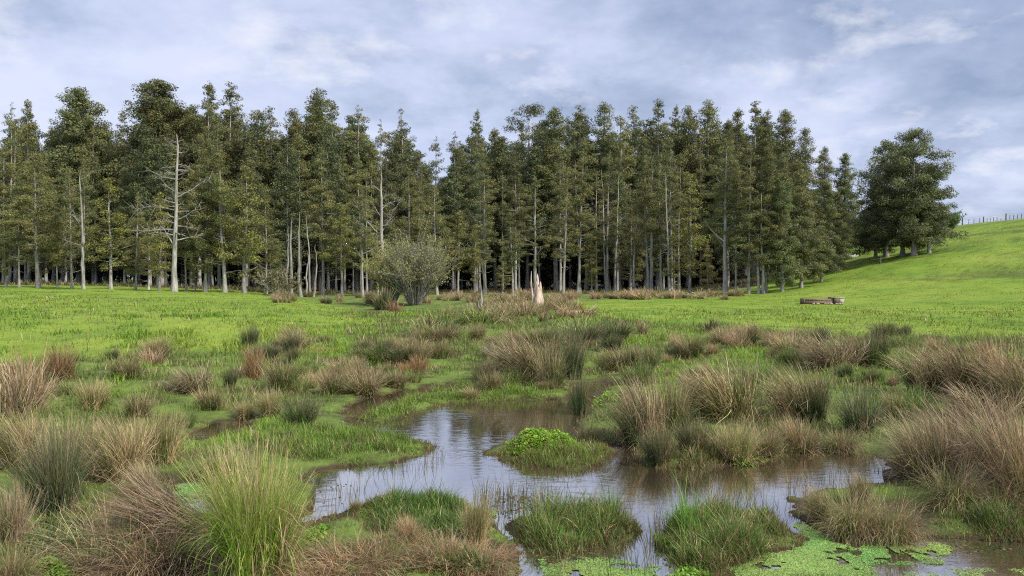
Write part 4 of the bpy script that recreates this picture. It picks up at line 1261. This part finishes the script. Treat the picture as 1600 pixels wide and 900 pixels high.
def broken_stump(u, vb, vt, r0, label, mat, slivers, name='tree_stump', seed=1):
    x, y, z = ground(u, vb)
    H = (vb - vt) / F * y
    r = np.random.default_rng(seed)
    root = empty(name, (x, y, z - .05))
    sides, rows = 14, 10
    V = []
    jag = np.interp(np.arange(sides), np.arange(sides), r.uniform(.55, .8, sides)); jag[sides // 3] = 1.0; jag[sides // 3 + 1] = .93; jag[sides // 3 - 1] = .86
    for j in range(rows):
        f = j / (rows - 1)
        for i in range(sides):
            a = 2 * PI * i / sides
            rr = r0 * (1.35 - .85 * f ** .7) * (1 + .18 * math.sin(3 * a + 1) + r.normal(0, .05))
            V.append((rr * math.cos(a), rr * math.sin(a), H * f * (jag[i] if f > .5 else 1 - (1 - jag[i]) * f * 2 * .999) if f <= .5 else H * f * jag[i]))
    idx = np.arange(sides * rows).reshape(rows, sides); nx = np.roll(idx, -1, 1)
    Q = np.stack([idx[:-1], nx[:-1], nx[1:], idx[1:]], -1).reshape(-1, 4)
    V = np.array(V)
    c = len(V)
    V = np.vstack([V, [[0, 0, H * .5]]])
    top = [(idx[-1, i], idx[-1, (i + 1) % sides], c) for i in range(sides)]
    build('stump_body', V, top, mat, root, None, False, Q)
    for (dx, hh, rr, ln) in slivers:
        zz = np.linspace(0, hh * H, 7)
        acc = Acc()
        acc.add(*tube(np.stack([dx + ln * zz + .03 * np.sin(zz * 3), np.full(7, -.05), zz], -1), rr * (1 - .8 * (zz / (hh * H)) ** 1.5), 6))
        vv, qq = acc.out()
        build('splinter', vv, None, mat, root, None, True, qq)
    tag(root, label, 'stump')
broken_stump(841, 484, 426, .30, 'broken orange and white tree stump with a tall splinter', M_STUMP, [(-.32, 1.06, .10, -.05)], seed=5)
broken_stump(748, 483, 462, .10, 'small split grey stump with one tall spike standing in the rushes', M_DEAD, [(.14, 1.9, .09, .02), (-.45, .6, .07, 0)], seed=6)

# fallen log and brush heap
def log(u, v, L, r0, rz, label, mat, seed=1, name='fallen_log'):
    x, y, z = ground(u, v)
    root = empty(name, (x, y, z + r0 * .6), rz)
    acc = Acc()
    t = np.linspace(-L / 2, L / 2, 8); r = np.random.default_rng(seed)
    acc.add(*tube(np.stack([t, np.cumsum(r.normal(0, .04, 8)), np.cumsum(r.normal(0, .03, 8))], -1), r0 * np.linspace(1, .65, 8), 8))
    V, Q = acc.out(); build('log_stem', V, None, mat, root, None, True, Q)
    acc = Acc(); p = np.linspace(0, 1, 5)
    acc.add(*tube(np.stack([L * .3 + p * .5, p * .2, p * .5], -1), r0 * .4 * (1 - .7 * p), 6))
    V, Q = acc.out(); build('branch_stub', V, None, mat, root, None, True, Q)
    tag(root, label, 'log')
log(900, 492, 2.2, .14, .1, 'pale fallen log beside the reddish brush heap', M_DEAD)
log(1322, 404, 3.6, .35, .25, 'pale fallen log on the slope between the forest and the lone clump', M_DEAD, 2)
hero(906, 494, .75, 'brush_heap', 'reddish brown heap of dead brush at the corner of the flat field', 'brush heap', n=420, width=.03, K=4, green=.02,
     dp=[(RUST, 3), (REDB, 3), (BROWN, 2)], spread=1.2, droop=.9, wind=(0, 0), base_r=.6, skirt=.5, seed=911, wf=1.6)
hero(470, 549, .26, 'dead_rush_heap', 'flat orange patch of dead stems on the lower field margin', 'dead rush heap', n=800, width=.014, K=4, green=.02,
     dp=[(RUST, 3), (TAN, 2), (np.array([.4, .2, .08]), 2)], spread=1.4, droop=.6, wind=(.4, 0), base_r=1.2, skirt=.7, seed=912, wf=2.6)
hero(647, 503, .3, 'dead_rush_heap', 'pale straw patch of dead grass in front of the willow shrub', 'dead rush heap', n=500, width=.03, K=4, green=.05,
     dp=[(STRAW, 3), (TAN, 2)], spread=1.3, droop=.8, wind=(.3, 0), base_r=1.2, skirt=.7, seed=913, wf=2.6)
hero(90, 608, .2, 'dead_rush_heap', 'pale flattened dead grass below the small orange brown tussock', 'dead rush heap', n=700, width=.012, K=4, green=.05,
     dp=[(TAN, 3), (PINK, 2)], spread=1.3, droop=.8, wind=(.3, 0), base_r=1.0, skirt=.7, seed=914, wf=2.2)

# shrubs
def shrub(name, u, vb, w, h, label, tones, seed, nst=60, leaves=60, lsz=.13, mat=None, Y=None, bare=.45):
    r = np.random.default_rng(seed)
    x, y, z = ground(u, vb)
    root = empty(name, (x, y, z - .05))
    acc = Acc(); P = []
    for i in range(nst):
        a = r.uniform(0, 6.28); e = r.uniform(.0, 1.0) ** .8 * 1.0
        L = h * r.uniform(.75, 1.08) / max(math.cos(e * .7), .5)
        f = np.linspace(0, 1, 7)[:, None]
        d = np.array([math.cos(a) * math.sin(e), math.sin(a) * math.sin(e), math.cos(e)]) * np.array([w / h * .62, w / h * .62, 1])
        b0 = np.array([math.cos(a) * w * .09, math.sin(a) * w * .09, 0])
        pts = b0 + d * f * L * .95 + np.cumsum(r.normal(0, .05, (7, 3)), 0) * f
        acc.add(*tube(pts, .02 * (1 - .8 * f[:, 0]) + .005, 4))
        for k in range(7):
            t = r.uniform(.3, .9); q = np.array([np.interp(t, f[:, 0], pts[:, j]) for j in range(3)])
            d2 = d / np.linalg.norm(d) + r.normal(0, .5, 3); l2 = L * r.uniform(.12, .32)
            p2 = q + d2 * f * l2
            acc.add(*tube(p2, .014 * (1 - .7 * f[:, 0]) + .003, 3))
            m = leaves // 7 + 1
            P.append(p2[0] + (p2[-1] - p2[0]) * r.uniform(bare, 1.1, (m, 1)) + r.normal(0, .10, (m, 3)))
    V, Q = acc.out()
    build('stems', V, None, mat or M_BARK, root, None, True, Q)
    P = np.concatenate(P); n = len(P)
    P = P[P[:, 2] > .1]; n = len(P)
    d = r.normal(0, 1, (n, 3)) + np.array([0, 0, .5]); d /= np.linalg.norm(d, axis=1, keepdims=True)
    s = np.cross(d, r.normal(0, 1, (n, 3))); s /= np.linalg.norm(s, axis=1, keepdims=True)
    L = lsz * r.uniform(.6, 1.4, (n, 1))
    Vv = np.stack([P - d * L * .5, P + s * L * .2, P + d * L * .5, P - s * L * .2], 1).reshape(-1, 3)
    tn = np.array([t[0] for t in tones]); tw = np.array([t[1] for t in tones], float)
    cc = tn[r.choice(len(tones), n, p=tw / tw.sum())] * r.uniform(.7, 1.3, (n, 1))
    build('foliage', Vv, None, M_LEAF, root, np.repeat(cc, 4, 0), False, np.arange(n * 4).reshape(n, 4))
    tag(root, label, 'shrub')
    return root
WIL = [(np.array([.32, .33, .14]), 3), (np.array([.38, .36, .18]), 2), (np.array([.25, .28, .10]), 2)]
shrub('willow_shrub', 648, 477, 3.5, 4.4, 'large grey willow shrub of many fine stems with sparse pale leaves', WIL, 121, 95, 170, .12, bare=.5)
shrub('willow_shrub', 614, 475, 2.5, 3.7, 'yellowish half of the willow thicket, lower and leafier than the grey shrub', [(np.array([.40, .38, .11]), 3), (np.array([.32, .33, .10]), 2)], 122, 60, 300, .12, bare=.4)
shrub('low_bush', 437, 464, 3.0, 2.2, 'small tan bush left of the bare poles', [(np.array([.22, .17, .08]), 2), (np.array([.14, .14, .06]), 2)], 123, 30, 60, .2)
shrub('low_bush', 1337, 385, 5.0, 5.0, 'fresh lime green bush in the gap beyond the forest edge', [(np.array([.16, .3, .04]), 3), (np.array([.1, .2, .04]), 1)], 124, 40, 120, .34, M_DARKBARK, bare=.1)
shrub('low_bush', 1360, 392, 3.0, 2.6, 'grey green bush beside the lone clump on its downhill side', [(np.array([.09, .12, .05]), 3)], 125, 30, 100, .3, M_DARKBARK, bare=.1)
shrub('low_bush', 1478, 362, 3.0, 3.0, 'small light green bush on the uphill side of the lone clump', [(np.array([.12, .18, .05]), 3)], 126, 26, 100, .3, M_DARKBARK, bare=.1)

def undergrowth():
    """added dark shrubs that block light from behind, deep between the trunks"""
    r = random.Random(31)
    first = None
    for i in range(50):  # bushes added so the gaps between trunks stay dark
        y = r.uniform(122, 160); x = -.66 * y + (i + r.random()) / 50 * (.66 * y + np.interp(y, [112, 150], [34, 46]))
        if first is None:
            o = shrub('light_block_bush', 800, 470, 8.0, 5.0, 'added dark bush blocking the light between the forest trunks', [(T_DARK, 3), (T_GREEN, 1)], 131, 50, 130, .55, M_DARKBARK, bare=.0)
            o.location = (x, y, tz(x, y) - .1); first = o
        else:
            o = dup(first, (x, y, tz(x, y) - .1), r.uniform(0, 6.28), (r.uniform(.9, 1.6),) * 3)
        o['group'] = 'added dark bushes deep in the forest'
undergrowth()

# ------------------------------------------------------------------ trough and fences
def box(cx, cy, cz, sx, sy, sz, bev=.0):
    v = np.array([(x, y, z) for x in (-.5, .5) for y in (-.5, .5) for z in (-.5, .5)]) * np.array([sx, sy, sz]) + np.array([cx, cy, cz])
    q = np.array([(0, 1, 3, 2), (4, 6, 7, 5), (0, 4, 5, 1), (2, 3, 7, 6), (0, 2, 6, 4), (1, 5, 7, 3)])
    return v, q

def trough():
    x, y, z = ground(1285, 475)
    root = empty('cattle_trough', (x, y, z - .02), .03)
    W = 62 / F * y; Hh = .34
    def part(nm, boxes, mat):
        acc = Acc()
        for b in boxes: acc.add(*box(*b))
        V, Q = acc.out(); return build(nm, V, None, mat, root, None, False, Q)
    x0 = -W / 2
    lw = W * .70
    part('side_board', [(x0 + lw / 2, -.33, Hh * .27, lw, .05, Hh * .46), (x0 + lw / 2 + .02, -.333, Hh * .77, lw - .03, .046, Hh * .46)], M_TIMBER)
    part('side_board', [(x0 + lw / 2, .33, Hh * .5, lw, .05, Hh)], M_TIMBER)
    part('end_board', [(x0 - .027, 0, Hh * .5 + .01, .05, .72, Hh + .02)], M_TIMBER)
    part('floor_board', [(x0 + lw / 2 + .01, 0, .05, lw - .04, .6, .04)], M_TIMBER)
    b = x0 + lw
    bw = W - lw
    part('end_box', [(b + .06 + bw * .25, -.40, .2, bw * .44, .05, .40), (b + .06 + bw * .25, .40, .2, bw * .44, .05, .40), (b + .035, 0, .2, .05, .74, .4), (b + bw * .48, 0, .2, .05, .74, .4)], M_TIMBER)
    part('end_box', [(b + bw * .74, -.37, .18, bw * .44, .06, .36), (b + bw * .74, .37, .18, bw * .44, .06, .36), (b + bw * .97, 0, .18, .05, .68, .36)], M_STONE)
    part('lid', [(b + bw * .52, 0, .425, bw * 1.02, .88, .04)], M_STONE)
    r = random.Random(4)
    acc = Acc()
    for i in range(26):
        s = r.uniform(.05, .12)
        acc.add(*box(x0 + r.uniform(.3, W), -.45 - r.uniform(0, .12), s * .3, s * 1.3, s, s * .8))
    V, Q = acc.out(); o = build('rubble_edge', V, None, M_STONE, root, None, False, Q)
    tag(root, 'weathered brown timber cattle trough with a raised end box, standing in the field', 'trough')
trough()

def ridge(u):
    Y = np.arange(85, 200, .5)
    X = (u - CX) / F * Y
    t = terrain(X, Y)
    i = int(np.argmax((t - EYE) / Y))
    return Y[i]
def hill_fence():
    root = empty('wire_fence', (0, 0, 0))
    us = [1486, 1494, 1503, 1513, 1521, 1530, 1536, 1541.5, 1546.5, 1551.5, 1557, 1563, 1571, 1577, 1583, 1589, 1595, 1601, 1608, 1616, 1626, 1640]
    pts = []
    for u in us:
        Y = ridge(u) + (5.0 if u > 1530 else -1.0)
        x = (u - CX) / F * Y
        pts.append((x, Y, tz(x, Y)))
    c = pts[len(pts) // 2]
    root.location = c
    for i, p in enumerate(pts):
        big = us[i] in (1503, 1536, 1571, 1616)
        h = 1.05 if big else .78; w = .17 if big else .085
        acc = Acc()
        acc.add(*tube([(p[0] - c[0], p[1] - c[1], p[2] - c[2] - .3), (p[0] - c[0], p[1] - c[1], p[2] - c[2] + h * .6), (p[0] - c[0] + .02, p[1] - c[1], p[2] - c[2] + h)], [w * .55, w * .5, w * .48], 7))
        V, Q = acc.out(); o = build('post', V, None, M_POST, root, None, True, Q)
        n = len(o.data.vertices)
    for hh in (.25, .5, .75, 1.0):
        acc = Acc()
        acc.add(*tube([(p[0] - c[0], p[1] - c[1] - .06, p[2] - c[2] + hh) for p in pts], [.008] * len(pts), 4))
        V, Q = acc.out(); build('wire', V, None, M_WIRE, root, None, True, Q)
    tag(root, 'dark post and wire fence running along the crest of the green hill', 'fence')
hill_fence()
for i, (u, v, lab) in enumerate([(1343, 401, 'short weathered post standing by the gap beside the lone clump'), (1351, 397, 'second short post, uphill of the first, close to the grey green bush'), (1375, 412, 'little stake on the grass below the lone clump shade')]):
    x, y, z = ground(u, v)
    root = empty('fence_post', (x, y, z))
    acc = Acc(); acc.add(*tube([(0, 0, -.3), (0.02, 0, .6), (.05, 0, 1.25 - .3 * i)], [.1, .09, .08], 7)); V, Q = acc.out()
    build('post_shaft', V, None, M_POST, root, None, True, Q)
    acc = Acc(); acc.add(*tube([(.05, 0, 1.25 - .3 * i), (.05, 0, 1.29 - .3 * i)], [.082, .03], 7)); V, Q = acc.out()
    build('post_top', V, None, M_TIMBER, root, None, True, Q)
    tag(root, lab, 'post')

# ------------------------------------------------------------------ light, sky, camera
SUN_EL, SUN_AZ = math.radians(44), math.radians(124)      # azimuth clockwise from the view direction
w = bpy.data.worlds.new('World'); SC.world = w; w.use_nodes = True
nt = w.node_tree; nt.nodes.clear()
L = nt.links.new
out = N(nt, 'ShaderNodeOutputWorld'); bg = N(nt, 'ShaderNodeBackground', Strength=.083)
sky = N(nt, 'ShaderNodeTexSky', sky_type='NISHITA'); sky.sun_disc = False
sky.sun_elevation = SUN_EL; sky.sun_rotation = SUN_AZ
tc = N(nt, 'ShaderNodeTexCoord')
sep = N(nt, 'ShaderNodeSeparateXYZ'); L(tc.outputs['Generated'], sep.inputs[0])
def math_(op, a, b=None):
    n = N(nt, 'ShaderNodeMath', operation=op)
    for i, s in enumerate((a, b)):
        if s is None: continue
        if isinstance(s, (int, float)): n.inputs[i].default_value = s
        else: L(s, n.inputs[i])
    return n.outputs[0]
zc = math_('ADD', math_('MAXIMUM', sep.outputs[2], 0.0), .30)
cv = N(nt, 'ShaderNodeCombineXYZ')
L(math_('DIVIDE', sep.outputs[0], zc), cv.inputs[0]); L(math_('DIVIDE', sep.outputs[1], zc), cv.inputs[1]); cv.inputs[2].default_value = 17.9
def noise(s, d, r, dist=0.0):
    n = N(nt, 'ShaderNodeTexNoise', Scale=s, Detail=d, Roughness=r, Distortion=dist); L(cv.outputs[0], n.inputs['Vector']); return n.outputs[0]
def ramp(src, stops):
    r = N(nt, 'ShaderNodeValToRGB'); e = r.color_ramp.elements
    while len(e) < len(stops): e.new(.5)
    for i, (p, c) in enumerate(stops): e[i].position = p; e[i].color = (*c, 1)
    L(src, r.inputs[0]); return r.outputs[0]
bank = math_('MULTIPLY', math_('SUBTRACT', sep.outputs[0], .12), .20)      # heavier cloud towards the hill
mott = math_('ADD', math_('MULTIPLY', noise(1.1, 9.0, .58, .2), .55), math_('MULTIPLY', noise(3.4, 8.0, .60, .15), .45))
big = ramp(math_('SUBTRACT', mott, math_('MAXIMUM', bank, -.02)), [(.33, (3.0, 3.8, 5.6)), (.42, (4.4, 5.1, 7.1)), (.50, (6.0, 6.7, 8.9)), (.60, (7.5, 7.9, 9.9))])
puff = ramp(noise(4.0, 9.0, .58, .1), [(.53, (0, 0, 0)), (.74, (.95, .95, .95))])
mx = N(nt, 'ShaderNodeMix', data_type='RGBA'); L(puff, mx.inputs[0]); L(big, mx.inputs[6]); mx.inputs[7].default_value = (9.3, 9.4, 10.2, 1)
m2 = N(nt, 'ShaderNodeMix', data_type='RGBA'); m2.inputs[0].default_value = .85
L(sky.outputs[0], m2.inputs[6]); L(mx.outputs[2], m2.inputs[7])
L(m2.outputs[2], bg.inputs[0]); L(bg.outputs[0], out.inputs[0])

sl = bpy.data.lights.new('sun', 'SUN'); sl.energy = 4.2; sl.angle = math.radians(6); sl.color = (1.0, .95, .86)
so = bpy.data.objects.new('sun', sl); COL.objects.link(so)
sx, sy, sz = math.sin(SUN_AZ) * math.cos(SUN_EL), math.cos(SUN_AZ) * math.cos(SUN_EL), math.sin(SUN_EL)
from mathutils import Vector
so.rotation_euler = Vector((sx, sy, sz)).to_track_quat('Z', 'Y').to_euler()
so.location = (30, -20, 60)

cam = bpy.data.cameras.new('camera'); co = bpy.data.objects.new('camera', cam); COL.objects.link(co)
cam.sensor_width = 36; cam.lens = 36 * F / 1600; cam.clip_end = 2000; cam.clip_start = .05
co.location = (0, 0, EYE); co.rotation_euler = (math.pi / 2 - PITCH, 0, 0)
SC.camera = co
SC.render.engine = 'CYCLES'
SC.view_settings.view_transform = 'Standard'; SC.view_settings.look = 'None'; SC.view_settings.gamma = 1; SC.view_settings.exposure = 0.4
SC.view_settings.use_curve_mapping = False
SC.cycles.max_bounces = 6; SC.cycles.diffuse_bounces = 3; SC.cycles.glossy_bounces = 3; SC.cycles.transmission_bounces = 3; SC.cycles.transparent_max_bounces = 4
SC.cycles.use_denoising = False
SC.cycles.filter_width = 1.15
SC.cycles.caustics_reflective = False; SC.cycles.caustics_refractive = False
